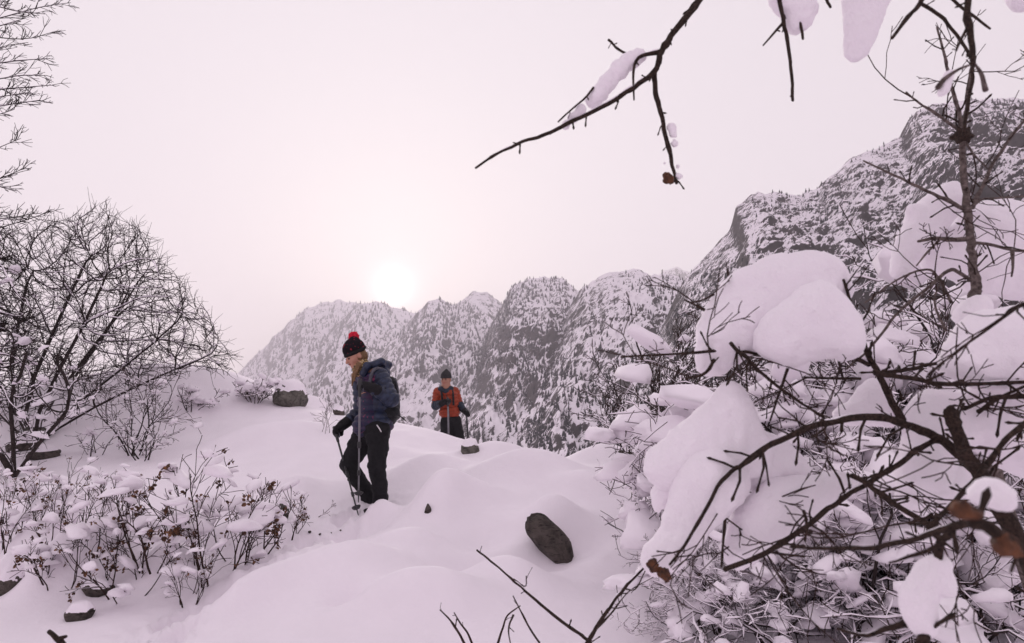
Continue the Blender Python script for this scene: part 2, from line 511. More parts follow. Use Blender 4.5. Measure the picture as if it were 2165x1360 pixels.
def _tps_at(x, y):
    o = np.empty(len(x))
    for i in range(0, len(x), 4000):
        X, Y = x[i:i + 4000], y[i:i + 4000]
        d2 = (X[:, None] - cp[None, :, 0]) ** 2 + (Y[:, None] - cp[None, :, 1]) ** 2
        o[i:i + 4000] = _tps(d2) @ _w[:_n] + _w[_n] + _w[_n + 1] * X + _w[_n + 2] * Y
    return o
def H(x, y):
    x, y = np.atleast_1d(np.asarray(x, float)), np.atleast_1d(np.asarray(y, float))
    sh = x.shape; x, y = x.ravel(), y.ravel()
    r = np.hypot(x, y)
    # outside the surveyed patch the plane is clamped so that it does not run away
    k = np.minimum(1, 20.0 / np.maximum(r, 1e-6))
    z = _tps_at(x * k, y * k)
    for (mx, my, h, rx, ry, a) in MOUNDS:
        c, s = math.cos(a), math.sin(a)
        u = ((x - mx) * c + (y - my) * s) / rx; v = (-(x - mx) * s + (y - my) * c) / ry
        z = z + h * np.exp(-(u * u + v * v))
    z = z + 0.035 * fbm(x * 1.3, y * 1.3, 3.1, 3) * sstep(2.0, 4.5, r) + 0.006 * fbm(x * 6, y * 6, 7.7, 2)
    # trodden, crumbly snow along the track
    tx, ty = TRACK[:, 0], TRACK[:, 1]
    m = (r < 9) & (y > 2)
    if m.any():
        d = np.full(m.sum(), 9.0)
        for i in range(len(TRACK) - 1):
            a, b = TRACK[i], TRACK[i + 1]; ab = b - a
            q = np.c_[x[m], y[m]] - a
            t = np.clip(q @ ab / (ab @ ab), 0, 1)
            d = np.minimum(d, np.linalg.norm(q - t[:, None] * ab, axis=1))
        e = np.exp(-(d / 0.26) ** 2)
        rough = fbm(x[m] * 9, y[m] * 9, 1.3, 4, True)
        z[m] += e * (-0.05 + 0.06 * rough)
    for (fx, fy, ca, sa, dp) in PRINTS:
        u = (x - fx) * ca + (y - fy) * sa; v = -(x - fx) * sa + (y - fy) * ca
        k2 = (u / .15) ** 2 + (v / .075) ** 2
        z = z - dp * np.exp(-k2 ** 2) + .022 * np.exp(-((np.sqrt(k2) - 1.45) / .3) ** 2) * (1 + .8 * vnoise(u * 30 + fx * 9, v * 30, 1.0))
    far = -1.0 - 17.0 * sstep(18, 160, r) - 40 * sstep(300, 2500, r)
    w = sstep(17, 32, r) * np.where(y > -2, 1, 0.999)
    z = z * (1 - w) + (far + 0.6 * fbm(x * .08, y * .08, 2.0, 4)) * w
    return z.reshape(sh)
TRACK = np.array([P(330,1358,4.0)[:2], P(430,1300,4.45)[:2], P(520,1255,4.7)[:2], P(610,1190,5.1)[:2], P(690,1125,5.75)[:2], P(760,1085,6.3)[:2], P(805,1066,6.55)[:2]])
PRINTS = []
_acc = 0.0
for _i in range(len(TRACK) - 1):
    _a, _b = TRACK[_i], TRACK[_i + 1]; _l = np.linalg.norm(_b - _a); _d = (_b - _a) / _l; _nn = np.array([-_d[1], _d[0]])
    while _acc < _l:
        _k = len(PRINTS); _q = _a + _d * _acc + _nn * (.11 if _k % 2 else -.11) + _rng.uniform(-.03, .03, 2)
        PRINTS.append((_q[0], _q[1], _d[0], _d[1], _rng.uniform(.07, .12))); _acc += .33
    _acc -= _l
PRINTS = PRINTS[:-1]
def Hs(x, y): return float(H(np.array([x]), np.array([y]))[0])

def ground(px, py, dmin=2.5, dmax=16.0):
    """where the view ray through this pixel meets the snow"""
    ds = np.linspace(dmin, dmax, 700)
    q = np.array([P(px, py, d) for d in ds])
    g = H(q[:, 0], q[:, 1])
    k = np.argmax(q[:, 2] < g)
    if q[k, 2] >= g[k]:
        return ground(px, py + 5, dmin, dmax)      # over the crest: take the crest itself
    return np.array([q[k, 0], q[k, 1], g[k]])

rr = np.concatenate([[0.02], np.geomspace(0.5, 2.6, 14), np.geomspace(2.65, 16, 300), np.geomspace(16.5, 60, 46), np.geomspace(66, 3150, 30)])
az = np.concatenate([np.linspace(-46, 46, 520), np.linspace(48, 312, 90)]) * math.pi / 180
A_, R_ = np.meshgrid(az, rr)
gx, gy = R_ * np.sin(A_), R_ * np.cos(A_)
gz = H(gx, gy)
na = len(az); nr = len(rr)
i = np.arange(nr - 1)[:, None] * na; j = np.arange(na); jn = (j + 1) % na
Q = np.stack([i + j, i + na + j, i + na + jn, i + jn], -1).reshape(-1, 4)[:, ::-1]
g = obj('snow_ground', mesh_np('snow_ground', np.stack([gx, gy, gz], -1).reshape(-1, 3), [Q]), M_SNOW)
tag(g, 'smooth snow-covered slope the hikers walk down', None, None, 'structure')
print('ground', round(time.time() - T00, 1))

# ------------------------------------------------------------------ mountains
def mat_mountain(name, thr, streak, s):
    """snow lies on what is flat enough, rock shows where it is steep; s = size of the ribs in metres"""
    m = NT(name); p = m.pos()
    nz_ = m.n('SeparateXYZ'); m.l(m.n('NewGeometry').outputs['Normal'], nz_.inputs[0])
    n1 = m.noise(m.mapv(p, (1, 0.6, 0.28), (0, R(14), 0)), 1 / (s * 6.5), 4, 0.6, 0.8)
    st1 = m.noise(m.mapv(p, (1, 1, 0.42), (0, R(38), 0)), 1 / s, 5, 0.72, 0.7)
    st2 = m.noise(m.mapv(p, (1, 1, 0.35), (0, R(-32), 0)), 1 / (s * 1.4), 5, 0.7, 0.5)
    f = m.math('ADD', m.math('MULTIPLY', m.math('SUBTRACT', nz_.outputs['Z'], thr), 1.35),
               m.math('ADD', m.math('MULTIPLY', m.math('SUBTRACT', st1, 0.5), streak),
                      m.math('ADD', m.math('MULTIPLY', m.math('SUBTRACT', st2, 0.5), streak), m.math('MULTIPLY', m.math('SUBTRACT', n1, 0.5), 2.0))))
    sn = m.rng(f, -0.03, 0.05)
    rock = m.ramp(m.noise(p, 1 / (s * 2.5), 5, 0.6), [(0.3, (0.019, 0.016, 0.018)), (0.7, (0.07, 0.058, 0.062))])
    m.base(m.mix(sn, rock, (0.88, 0.83, 0.885)))
    return m.done(0.9, 0.05)

MTN = {}
CONE = None
def conifer(nb=5):
    """a small conifer of two stacked skirts, unit height"""
    V, Fc = [], []
    for z0, z1, r in ((0.0, 0.62, 0.24), (0.30, 1.0, 0.17)):
        b = len(V)
        for k in range(nb):
            a = 2 * math.pi * k / nb + z0 * 3; V.append((r * math.cos(a), r * math.sin(a), z0))
        V.append((0, 0, z1))
        for k in range(nb): Fc.append((b + k, b + (k + 1) % nb, b + nb))
    return np.array(V, float), np.array(Fc)
CONV, CONF = conifer()

def mountain(label, sil, d, toe, mat, seed, cols, rows, amp, ribs, ztoe, ntree, tsize, tree_label, treeband, bow=0.0, forest=None):
    rng = np.random.RandomState(seed)
    sx = np.array([s[0] for s in sil], float); sy = np.array([s[1] for s in sil], float)
    px = np.linspace(sx[0], sx[-1], cols)
    py = np.interp(px, sx, sy)
    py = py + 9.0 * fbm(px / 34.0, seed * 3.7, 0.5, 5, True) - 2 
    mid = (px - px.mean()) / (px[-1] - px[0])
    dc = d * (1 + bow * mid + 0.06 * fbm(px / 240.0, seed * 1.9, 0.2, 2))
    crest = np.array([P(a, b, c) for a, b, c in zip(px, py, dc)])
    dt = d * toe * (1 + 0.15 * fbm(px / 150.0, seed, 9.9, 3))
    u = (px - 1082.5) / F / math.cos(PITCH)
    u = crest[:, 0] / crest[:, 1]
    t = np.concatenate([np.linspace(0, 1, rows) ** 0.9, 1 + np.array([0.03, 0.08, 0.16, 0.3, 0.55])])
    T, C = np.meshgrid(t, np.arange(cols), indexing='ij')
    Y = dt[C] + (dc[C] - dt[C]) * T
    X0 = u[C] * Y
    prof = np.where(T <= 1, np.clip(T, 0, 1) ** 1.18, 1 - 1.1 * (T - 1))
    Z = ztoe + (crest[C, 2] - ztoe) * prof
    # spurs and gullies run down the fall line; ledges cut across them
    env = np.clip(1 - T, 0, 1) ** 0.6 * np.clip(T * 5, 0, 1) + 0.03
    w = 2.2 * fbm(X0 / (ribs * 3), Z / (ribs * 3), seed, 3)
    r1 = fbm(X0 / ribs + w, Z / (ribs * 3.0), seed * 1.3, 5, True)
    r2 = fbm(X0 / (ribs * .23) + Z / (ribs * .55), Z / (ribs * .34), seed * 2.1, 4, True)
    r3 = fbm(X0 / (ribs * .20) - Z / (ribs * .6), Z / (ribs * .25), seed * 4.1, 4, True)
    Yd = Y - (amp * r1 + amp * 0.20 * r2 + amp * 0.20 * r3) * env
    Z = Z + (amp * 0.25 * r1 + amp * 0.16 * r2 + amp * .10 * r3) * env
    X = X0 + amp * 0.12 * r2 * env
    V = np.stack([X, Yd, Z], -1)
    n = cols; m = len(t)
    i = np.arange(m - 1)[:, None] * n; j = np.arange(n - 1)
    Q = np.stack([i + j, i + j + 1, i + n + j + 1, i + n + j], -1).reshape(-1, 4)
    o = obj('mountain', mesh_np('mountain', V.reshape(-1, 3), [Q]), mat)
    tag(o, label, None, None, 'structure')
    # trees
    mb = []; k = 0
    tr = rng.uniform(treeband[0], treeband[1], ntree * 6); cc = rng.uniform(0, n - 1.01, ntree * 6)
    ri = np.interp(tr, t, np.arange(m)); r0 = ri.astype(int); c0 = cc.astype(int)
    r0 = np.minimum(r0, m - 2)
    fr, fc = (ri - r0)[:, None], (cc - c0)[:, None]
    pt = (V[r0, c0] * (1 - fr) * (1 - fc) + V[r0 + 1, c0] * fr * (1 - fc) + V[r0, c0 + 1] * (1 - fr) * fc + V[r0 + 1, c0 + 1] * fr * fc)
    dens = 0.35 + 1.7 * fbm(pt[:, 0] / (ribs * 1.2), pt[:, 2] / (ribs * 1.2), seed * 5.5, 3)
    if forest is not None:
        ppx = np.interp(cc, np.arange(n), px)
        ppy = 680 - F * np.tan(np.arctan2(pt[:, 2] - CAM_Z, pt[:, 1]) - PITCH)
        for (fx, fy, rx, ry, add) in forest:
            dens += add * np.exp(-((ppx - fx) / rx) ** 2 - ((ppy - fy) / ry) ** 2)
    keep = np.where(rng.uniform(0, 1, len(dens)) < np.clip(dens, 0, 1))[0][:ntree]
    pt = pt[keep]
    hh = tsize * rng.uniform(0.45, 1.25, len(pt)) ** 1.2
    ro = rng.uniform(0, 6.28, len(pt)); wd = rng.uniform(0.8, 1.25, len(pt))
    cs, sn = np.cos(ro)[:, None], np.sin(ro)[:, None]
    vx = (CONV[None, :, 0] * cs - CONV[None, :, 1] * sn) * (hh * wd)[:, None] + pt[:, 0:1]
    vy = (CONV[None, :, 0] * sn + CONV[None, :, 1] * cs) * (hh * wd)[:, None] + pt[:, 1:2]
    vz = CONV[None, :, 2] * hh[:, None] + pt[:, 2:3] - 0.12 * hh[:, None]
    VV = np.stack([vx, vy, vz], -1).reshape(-1, 3)
    FF = (CONF[None] + (np.arange(len(pt)) * len(CONV))[:, None, None]).reshape(-1, 3)
    f = obj('forest', mesh_np('forest', VV, [FF], False), M_CONIFER)
    tag(f, tree_label, 'forest', None, 'stuff')
    return o

def mat_conifer():
    m = NT('conifer_snowy'); p = m.pos()
    s = m.n('SeparateXYZ'); m.l(m.n('NewGeometry').outputs['Normal'], s.inputs[0])
    n = m.noise(p, 0.9, 3, 0.7)
    m.base(m.mix(m.rng(n, 0.58, 0.64), (0.018, 0.02, 0.024), (0.72, 0.66, 0.72)))
    return m.done(0.9, 0.05)
M_CONIFER = mat_conifer()
MA = mat_mountain('mountain_cliff', 0.64, 2.7, 1.5)
MB_ = mat_mountain('mountain_spur', 0.60, 2.4, 2.8)
MC = mat_mountain('mountain_far', 0.60, 2.2, 6.0)

mountain('steep rocky snow-dusted mountain filling the right side behind the branches',
  [(1150,960),(1230,905),(1330,800),(1400,690),(1445,590),(1470,562),(1540,492),(1556,440),(1600,408),(1650,405),(1690,415),(1728,395),(1800,332),(1850,312),(1900,292),(1922,250),(1970,217),(2050,212),(2165,206),(2330,190),(2560,240),(2900,330)],
  310, 0.30, MA, 11, 460, 360, 24, 30, -12, 3800, 2.0, 'snowy conifers dotted over the steep right mountain', (0.02, 1.0), -0.35,
  [(1730,430,50,60,1.2),(1900,480,200,120,-0.7),(1450,620,45,60,1.2),(1800,700,250,200,0.3),(1300,900,160,90,0.5)])
mountain('snowy wooded spur with a broad rounded top beside the steep mountain',
  [(1010,985),(1040,930),(1090,840),(1150,740),(1200,650),(1235,605),(1280,580),(1340,565),(1390,585),(1420,578),(1450,590),(1520,640),(1640,760),(1800,900)],
  620, 0.28, MB_, 23, 320, 280, 34, 48, -18, 3000, 3.6, 'snowy conifers on the broad rounded spur', (0.02, 1.0), -0.2, [(1150,830,50,110,0.9),(1430,600,40,60,1.2)])
mountain('snowy wooded hump behind the hiker in orange',
  [(900,1000),(960,880),(1000,790),(1040,680),(1080,610),(1110,590),(1150,585),(1190,592),(1225,612),(1260,640),(1350,740),(1480,900)],
  880, 0.30, MB_, 31, 260, 260, 42, 58, -22, 3000, 4.6, 'snowy conifers on the hump behind the hiker in orange', (0.02, 1.0), -0.1, [(1130,760,70,200,0.6)])
mountain('hazy double-peaked ridge just beside the sun',
  [(640,960),(740,830),(820,730),(870,670),(905,634),(930,632),(965,648),(1000,618),(1030,620),(1060,640),(1120,690),(1250,800),(1400,930)],
  1350, 0.34, MC, 43, 260, 200, 55, 85, -35, 3000, 7.0, 'hazy conifers on the double-peaked ridge beside the sun', (0.02, 1.0), 0.0, [(960,680,60,60,0.5)])
mountain('hazy peaked ridge directly under the sun',
  [(480,960),(560,860),(640,760),(720,672),(760,642),(790,634),(830,648),(870,660),(905,668),(960,700),(1060,790),(1200,920)],
  2000, 0.36, MC, 57, 240, 170, 65, 110, -45, 3200, 11.0, 'hazy conifers on the ridge under the sun', (0.02, 1.0), 0.0, [(820,700,60,60,0.6)])
mountain('pale hazy farthest hill sloping down to the left behind the hikers',
  [(380,880),(440,835),(500,795),(560,735),(610,680),(650,650),(690,636),(720,632),(760,640),(820,680),(900,740),(1050,850),(1200,930)],
  2650, 0.36, MC, 61, 240, 160, 75, 140, -55, 3200, 13.5, 'pale hazy conifers on the farthest hill', (0.02, 1.0), 0.0, [(640,730,90,60,0.6)])
mountain('faint pale peak showing through the notch between spur and steep mountain',
  [(1330,640),(1375,590),(1405,568),(1430,562),(1460,575),(1520,620),(1600,700)],
  2200, 0.8, MC, 77, 110, 60, 30, 110, -50, 250, 15.0, 'faint conifers on the pale peak in the notch', (0.3, 1.0))
print('mountains', round(time.time() - T00, 1))

# ------------------------------------------------------------------ haze
def haze_box():
    bm = bmesh.new(); bmesh.ops.create_cube(bm, size=1.0)
    me = bpy.data.meshes.new('haze'); 
    for v in bm.verts:
        v.co = Vector((v.co.x * 6800, v.co.y * 6800, -130.0 if v.co.z < 0 else 640.0))
    bm.to_mesh(me); bm.free()
    m = bpy.data.materials.new('haze'); m.use_nodes = True; t = m.node_tree; t.nodes.clear()
    o = t.nodes.new('ShaderNodeOutputMaterial'); v = t.nodes.new('ShaderNodeVolumePrincipled')
    v.inputs['Color'].default_value = (0.995, 0.965, 0.985, 1)
    v.inputs['Density'].default_value = 0.00041
    v.inputs['Anisotropy'].default_value = 0.1
    t.links.new(v.outputs[0], o.inputs['Volume'])
    h = obj('haze', me, m)
    tag(h, 'pale pinkish winter haze between the camera and the mountains', 'haze', None, 'stuff')
haze_box()
# ------------------------------------------------------------------ boulders
def boulder(name, px, py, wpx, hpx, label, seed, mat, cap=0.0, squash=1.0, tilt=0.0, sink=0.35, d=None, depth=1.0, rough=0.22, cuts=9):
    """px,py: middle of its foot; wpx,hpx: seen width and height"""
    g = ground(px, py) if d is None else P(px, py, d)
    dd = g[1]
    w, h = wpx * dd / F, hpx * dd / F
    rng = np.random.RandomState(seed)
    V, Fc = ICO[4]
    q = V.copy()
    n1 = fbm(q[:, 0] * 1.1 + seed, q[:, 1] * 1.1, q[:, 2] * 1.1, 3)
    n2 = fbm(q[:, 0] * 3.5 + seed, q[:, 1] * 3.5, q[:, 2] * 3.5, 3, True)
    q = q * (1 + rough * n1 + 0.05 * n2 + 0.05 * fbm(V[:, 0] * 8 + seed, V[:, 1] * 8, V[:, 2] * 8, 2, True))[:, None]
    for _ in range(cuts):                                   # broken faces
        nn = nz(rng.normal(size=3)); c = rng.uniform(0.62, 0.85)
        e = q @ nn - c
        q = q - np.where(e > 0, e * 0.92, 0)[:, None] * nn
    c, s_ = math.cos(tilt), math.sin(tilt)
    q = q * np.array([w / 2, w / 2 * depth, h * 0.5 * (1 + sink)])
    q = q @ np.array([[c, 0, -s_], [0, 1, 0], [s_, 0, c]])
    ctr = np.array([g[0], g[1] + w * 0.25 * depth, g[2] + h * 0.5 * (1 - sink) - 0.06 * h])
    base = np.array([g[0], g[1], g[2]])
    root = empty(name, base, label, 'boulder')
    mb = MB(); mb.add(q + ctr - base, Fc)
    obj('rock', mb.mesh('rock'), mat, root)
    if cap > 0:
        up = nz(q * np.array([1, 1, 1.6]))[:, 2]
        tz = np.where(up > -0.1, 1, 0)
        th = cap * sstep(0.32, 1.0, up + 0.12 * fbm(q[:, 0] / w * 5, q[:, 1] / w * 5, seed, 2))
        cq = q * 0.985 + np.c_[np.zeros(len(q)), np.zeros(len(q)), th * h * 0.9]
        keep = up[Fc].min(1) > 0.05
        uq, inv = np.unique(Fc[keep], return_inverse=True)
        mb = MB(); mb.add((cq + ctr - base)[uq], inv.reshape(-1, 3))
        obj('snow_cap', mb.mesh('snow_cap'), M_SNOW, root)
    return root
boulder('boulder', 1162, 1192, 72, 112, 'dark rounded boulder sticking out of the smooth snow below the hikers', 3, M_ROCK, 0.0, tilt=-0.75, sink=0.15, depth=0.9, rough=0.16, cuts=3)
boulder('boulder', 606, 858, 76, 52, 'grey snow-capped boulder on the skyline beside frosted tuft', 8, M_ROCKG, 0.13, tilt=0.35, sink=0.4, rough=0.2)
boulder('boulder', 716, 868, 26, 18, 'small brown stone on the skyline just behind woman in navy', 14, M_ROCK, 0.1)
boulder('boulder', 994, 958, 50, 30, 'brown stone under snow just below the hiker in orange', 20, M_ROCKG, 0.10, tilt=0.3, sink=0.5)
boulder('boulder', 1352, 978, 76, 46, 'dark slab with snow on top at the edge of thicket', 22, M_ROCK, 0.45, tilt=0.3, sink=0.3)
boulder('boulder', 72, 925, 76, 44, 'grey rock with snow on it beneath the large bare tree', 27, M_ROCKG, 0.35)
boulder('boulder', 78, 972, 66, 30, 'flat dark rock lowest beneath the large bare tree', 29, M_ROCK, 0.3)
boulder('boulder', 36, 955, 60, 30, 'dark rock between two others beneath the large bare tree', 30, M_ROCK, 0.35)
boulder('boulder', -4, 1262, 64, 66, 'dark round rock at the left edge below the brown-leaved shrubs', 33, M_ROCK, 0.3)
boulder('boulder', 160, 1314, 54, 28, 'mossy dark rock at the foot of lowest leafy shrub', 35, M_ROCK, 0.35)
boulder('boulder', 580, 1102, 44, 46, 'upright brown stone at the right end of leafy shrubs', 37, M_ROCKG, 0.18, tilt=0.5)
boulder('boulder', 905, 1084, 16, 18, 'tiny dark stone in the hollow beside the walking woman', 39, M_ROCK, 0.0)
boulder('boulder', 196, 1262, 60, 26, 'dark rock half hidden under the snow-laden leafy shrub', 45, M_ROCK, 0.4)
for k, (a, b) in enumerate([(700, 1130), (676, 1138), (655, 1128), (720, 1126)]):
    c = ground(a, b); mb = MB(); V, Fc = ICO[2]
    q = V * (1 + 0.4 * fbm(V[:, 0] * 1.5 + k, V[:, 1] * 1.5, V[:, 2] * 1.5, 2))[:, None] * np.array([0.011, 0.010, 0.009]) * (0.7 + 0.25 * k % 0.6)
    mb.add(q, Fc)
    o = obj('snow_crumb', mb.mesh('snow_crumb', (0, 0, 0)), M_ROCK, None, c)
    tag(o, 'tiny dark crumb of bark on the snow before the walking woman', 'debris', 'crumbs of bark on the snow')
    o.name = 'bark_crumb'
print('rocks', round(time.time() - T00, 1))
# ------------------------------------------------------------------ people
def mat_cloth(name, col, var=0.25, scale=40, rough=0.8, spec=0.2):
    m = NT(name); p = m.pos()
    n = m.noise(p, scale, 3)
    m.base(m.mix(m.rng(n, 0.3, 0.7), tuple(c * (1 - var) for c in col), tuple(c * (1 + var) for c in col)))
    m.bump(m.noise(p, scale * 0.6, 4, 0.6), 0.35, 0.012)
    return m.done(rough, spec)
M_PANTS = mat_cloth('trousers_black', (0.012, 0.012, 0.014))
M_GLOVE = mat_cloth('glove_black', (0.013, 0.012, 0.014), 0.3, 60)
M_BOOT = mat_cloth('boot_dark', (0.02, 0.018, 0.018), 0.3, 60, 0.6)
M_PACK = mat_cloth('backpack_black', (0.016, 0.017, 0.02), 0.3, 50, 0.6)
M_STRAP = mat_cloth('strap_grey', (0.10, 0.10, 0.12), 0.2, 80)
M_HAIR = mat_cloth('hair_blond', (0.20, 0.115, 0.06), 0.4, 90, 0.5)
M_SKIN = mat_cloth('skin', (0.50, 0.25, 0.18), 0.06, 30, 0.5, 0.4)
M_SKIN2 = mat_cloth('skin_tan', (0.36, 0.18, 0.125), 0.06, 30, 0.5, 0.4)
M_DARKEYE = mat_cloth('brow_dark', (0.03, 0.018, 0.014), 0.2, 80)
M_LIP = mat_cloth('lips', (0.36, 0.11, 0.10), 0.1, 80, 0.4)
M_RED = mat_cloth('pompom_red', (0.62, 0.022, 0.05), 0.35, 110, 0.9)
M_METAL = mat_cloth('pole_grey', (0.16, 0.15, 0.17), 0.2, 20, 0.35, 0.5)
M_POLEB = mat_cloth('pole_black', (0.02, 0.02, 0.022), 0.2, 20, 0.4, 0.5)
M_ORANGE = mat_cloth('jacket_orange', (0.26, 0.036, 0.013), 0.22, 30, 0.55, 0.3)
M_NAVYP = mat_cloth('jacket_dark_blue', (0.016, 0.024, 0.04), 0.3, 30, 0.55, 0.3)
M_BEANIE2 = mat_cloth('beanie_grey', (0.035, 0.034, 0.036), 0.35, 60, 0.9)
M_WHITE = mat_cloth('zip_white', (0.7, 0.68, 0.7), 0.1, 50)
def mat_print():
    m = NT('jacket_print'); p = m.pos()
    n = m.noise(p, 24, 3, 0.6, 0.9)
    n2 = m.noise(p, 15, 3, 0.5, 1.2)
    c = m.ramp(n, [(0.40, (0.012, 0.018, 0.05)), (0.54, (0.022, 0.016, 0.052)), (0.64, (0.05, 0.016, 0.055))])
    m.base(m.mix(m.rng(n2, 0.59, 0.65, 0, 0.75), c, (0.26, 0.035, 0.10)))
    m.bump(n, 0.2, 0.008); return m.done(0.5, 0.35)
def mat_navy():
    m = NT('jacket_navy'); p = m.pos()
    n = m.noise(p, 28, 3, 0.6)
    m.base(m.ramp(n, [(0.35, (0.008, 0.012, 0.03)), (0.65, (0.022, 0.034, 0.075))]))
    m.bump(n, 0.3, 0.008); return m.done(0.42, 0.4)
def mat_hat():
    m = NT('hat_knit'); p = m.pos()
    n = m.noise(p, 30, 2, 0.5, 0.6)
    m.base(m.mix(m.rng(n, 0.60, 0.64), (0.014, 0.011, 0.015), (0.42, 0.03, 0.06)))
    w = m.n('TexWave'); m.l(p, w.inputs['Vector']); w.inputs['Scale'].default_value = 45
    w.bands_direction = 'Z'
    m.bump(w.outputs['Fac'], 0.5, 0.006); return m.done(0.95, 0.1)
def mat_scarf():
    m = NT('neck_warmer'); p = m.pos()
    n = m.noise(p, 48, 2, 0.5, 0.8)
    m.base(m.ramp(n, [(0.42, (0.03, 0.025, 0.02)), (0.5, (0.55, 0.38, 0.16)), (0.62, (0.6, 0.48, 0.36))], 'CONSTANT'))
    return m.done(0.9, 0.1)
M_PRINT, M_NAVY, M_HAT, M_SCARF = mat_print(), mat_navy(), mat_hat(), mat_scarf()

def frame(fwd, up=(0, 0, 1)):
    f = nz(np.asarray(fwd, float)); s = nz(np.cross(f, up)); u = np.cross(s, f)
    return np.stack([s, f, u], 1)                      # columns: her right, forward, up

def hand(S, wrist, along, palm_n, r=0.036, curl=1.1, k=0.008):
    """a gloved hand: palm, four bent fingers of unequal length closed round the grip, a thumb from the side"""
    a = nz(along); n = nz(palm_n - a * (a @ palm_n)); s = np.cross(a, n)
    S.cone(wrist - a * .05, wrist + a * .02, r * .95, r * .9, 0.015)
    S.ell(wrist + a * .055, (0.045, 0.05, 0.028), np.stack([s, a, n], 1), 0.012)
    for i, (o, Lf) in enumerate(((-.033, .062), (-.011, .072), (.012, .068), (.033, .054))):
        p = wrist + a * .09 + s * o; d = a.copy()
        for j in range(3):
            c = math.cos(curl * .75 * (j + .6)); q = math.sin(curl * .75 * (j + .6))
            d2 = a * c + n * q
            e = p + d2 * Lf * (.45, .33, .25)[j]
            S.cone(p, e, .0125 - .001 * j, .0115 - .001 * j, k)
            p = e
    p = wrist + a * .03 - s * .038
    e = p + (a * .6 - s * .45 + n * .5) * .045; S.cone(p, e, .014, .013, k)
    S.cone(e, e + (a * .5 + n * .8 + s * .3) * .035, .013, .011, k)

def pole(name, grip, tip, label, base_mat, shaft_r=0.0085, loop_dir=None):
    grip, tip = np.asarray(grip), np.asarray(tip)
    d = nz(tip - grip); Ln = np.linalg.norm(tip - grip)
    root = empty(name, tip, label, 'trekking pole')
    def part(n, lines, mat, sides=10):
        mb = MB(); tubes(mb, lines, sides); return obj(n, mb.mesh(n, tip), mat, root)
    part('grip', [closed(np.array([grip - d * .045, grip - d * .02, grip + d * .05, grip + d * .11]), [.017, .019, .016, .0135])], M_POLEB)
    up = part('shaft', [closed(np.array([grip + d * .11, grip + d * Ln * .52]), [shaft_r * 1.15, shaft_r * 1.15])], base_mat)
    part('lower_shaft', [closed(np.array([grip + d * Ln * .51, grip + d * (Ln - .06)]), [shaft_r * .9, shaft_r * .85])], base_mat)
    part('clamp', [closed(np.array([grip + d * Ln * .50, grip + d * (Ln * .50 + .045)]), [.0165, .0165])], M_POLEB)
    part('clamp', [closed(np.array([grip + d * Ln * .74, grip + d * (Ln * .74 + .035)]), [.014, .014])], M_POLEB)
    part('basket', [closed(np.array([grip + d * (Ln - .095), grip + d * (Ln - .085), grip + d * (Ln - .078)]), [.012, .042, .040])], M_POLEB, 14)
    part('tip', [closed(np.array([grip + d * (Ln - .09), grip + d * Ln]), [.008, .004])], M_POLEB)
    s = nz(np.cross(d, (0, 1, 0.2)))
    lp = [grip - d * .03, grip + s * .03 + d * .02, grip + s * .025 + d * .075, grip + d * .05]
    pp, rd = smooth_line(lp, [.005] * 4, 10)
    part('wrist_strap', [closed(pp, list(rd))], M_STRAP, 5)
    return root

def ribs_along(a, b, pitch, amp, rmax):
    """quilting: ridges across the axis a-b, felt within rmax of it"""
    a, b = np.asarray(a), np.asarray(b); ax = b - a; Ln = np.linalg.norm(ax); ax = ax / Ln
    def f(X):
        t = (X - a) @ ax
        dist = np.linalg.norm(X - a - t[..., None] * ax, axis=-1)
        w = np.clip((rmax - dist) / 0.03, 0, 1) * np.clip(t / 0.03 + 1, 0, 1) * np.clip((Ln - t) / 0.03 + 1, 0, 1)
        return -amp * w * (np.abs(np.sin(math.pi * t / pitch)) ** 0.6 - 0.55)
    return f

def face_parts(root, base, C, M, s, skin_lip, brow):
    """eyes, brows and mouth on a head with centre C and axes M (right, forward, up); s = head scale"""
    g = lambda x, y, z: C + M @ (np.array([x, y, z]) * s)
    for sx in (-1, 1):
        S = SDF(.003); S.ell(g(sx * .032, .086, .002), np.array([.014, .008, .0075]) * s, M); obj('eye', S.mesh('eye', .003, base), brow, root)
        S = SDF(.003); S.cone(g(sx * .016, .094, .022), g(sx * .048, .084, .024), .0045 * s, .0035 * s); obj('eyebrow', S.mesh('eyebrow', .003, base), brow, root)
    S = SDF(.004); S.cone(g(-.02, .092, -.052), g(.02, .092, -.052), .0055 * s, .0055 * s); S.ball(g(0, .096, -.053), .007 * s)
    obj('mouth', S.mesh('mouth', .003, base), skin_lip, root)
def head_sdf(S, C, M, s):
    g = lambda x, y, z: C + M @ (np.array([x, y, z]) * s)
    S.ell(g(0, -.008, .03), np.array([.076, .096, .092]) * s, M, .02)
    S.ell(g(0, .022, -.035), np.array([.060, .070, .078]) * s, M, .025)
    S.ball(g(0, .062, -.088), .026 * s, .025)
    S.cone(g(0, .088, .008), g(0, .108, -.026), .009 * s, .0145 * s, .012)
    for sx in (-1, 1):
        S.ball(g(sx * .040, .060, -.024), .024 * s, .025)
        S.ell(g(sx * .078, -.005, -.008), np.array([.012, .020, .032]) * s, M, .008)
        S.ball(g(sx * .033, .098, .004), .012 * s, .012, True)

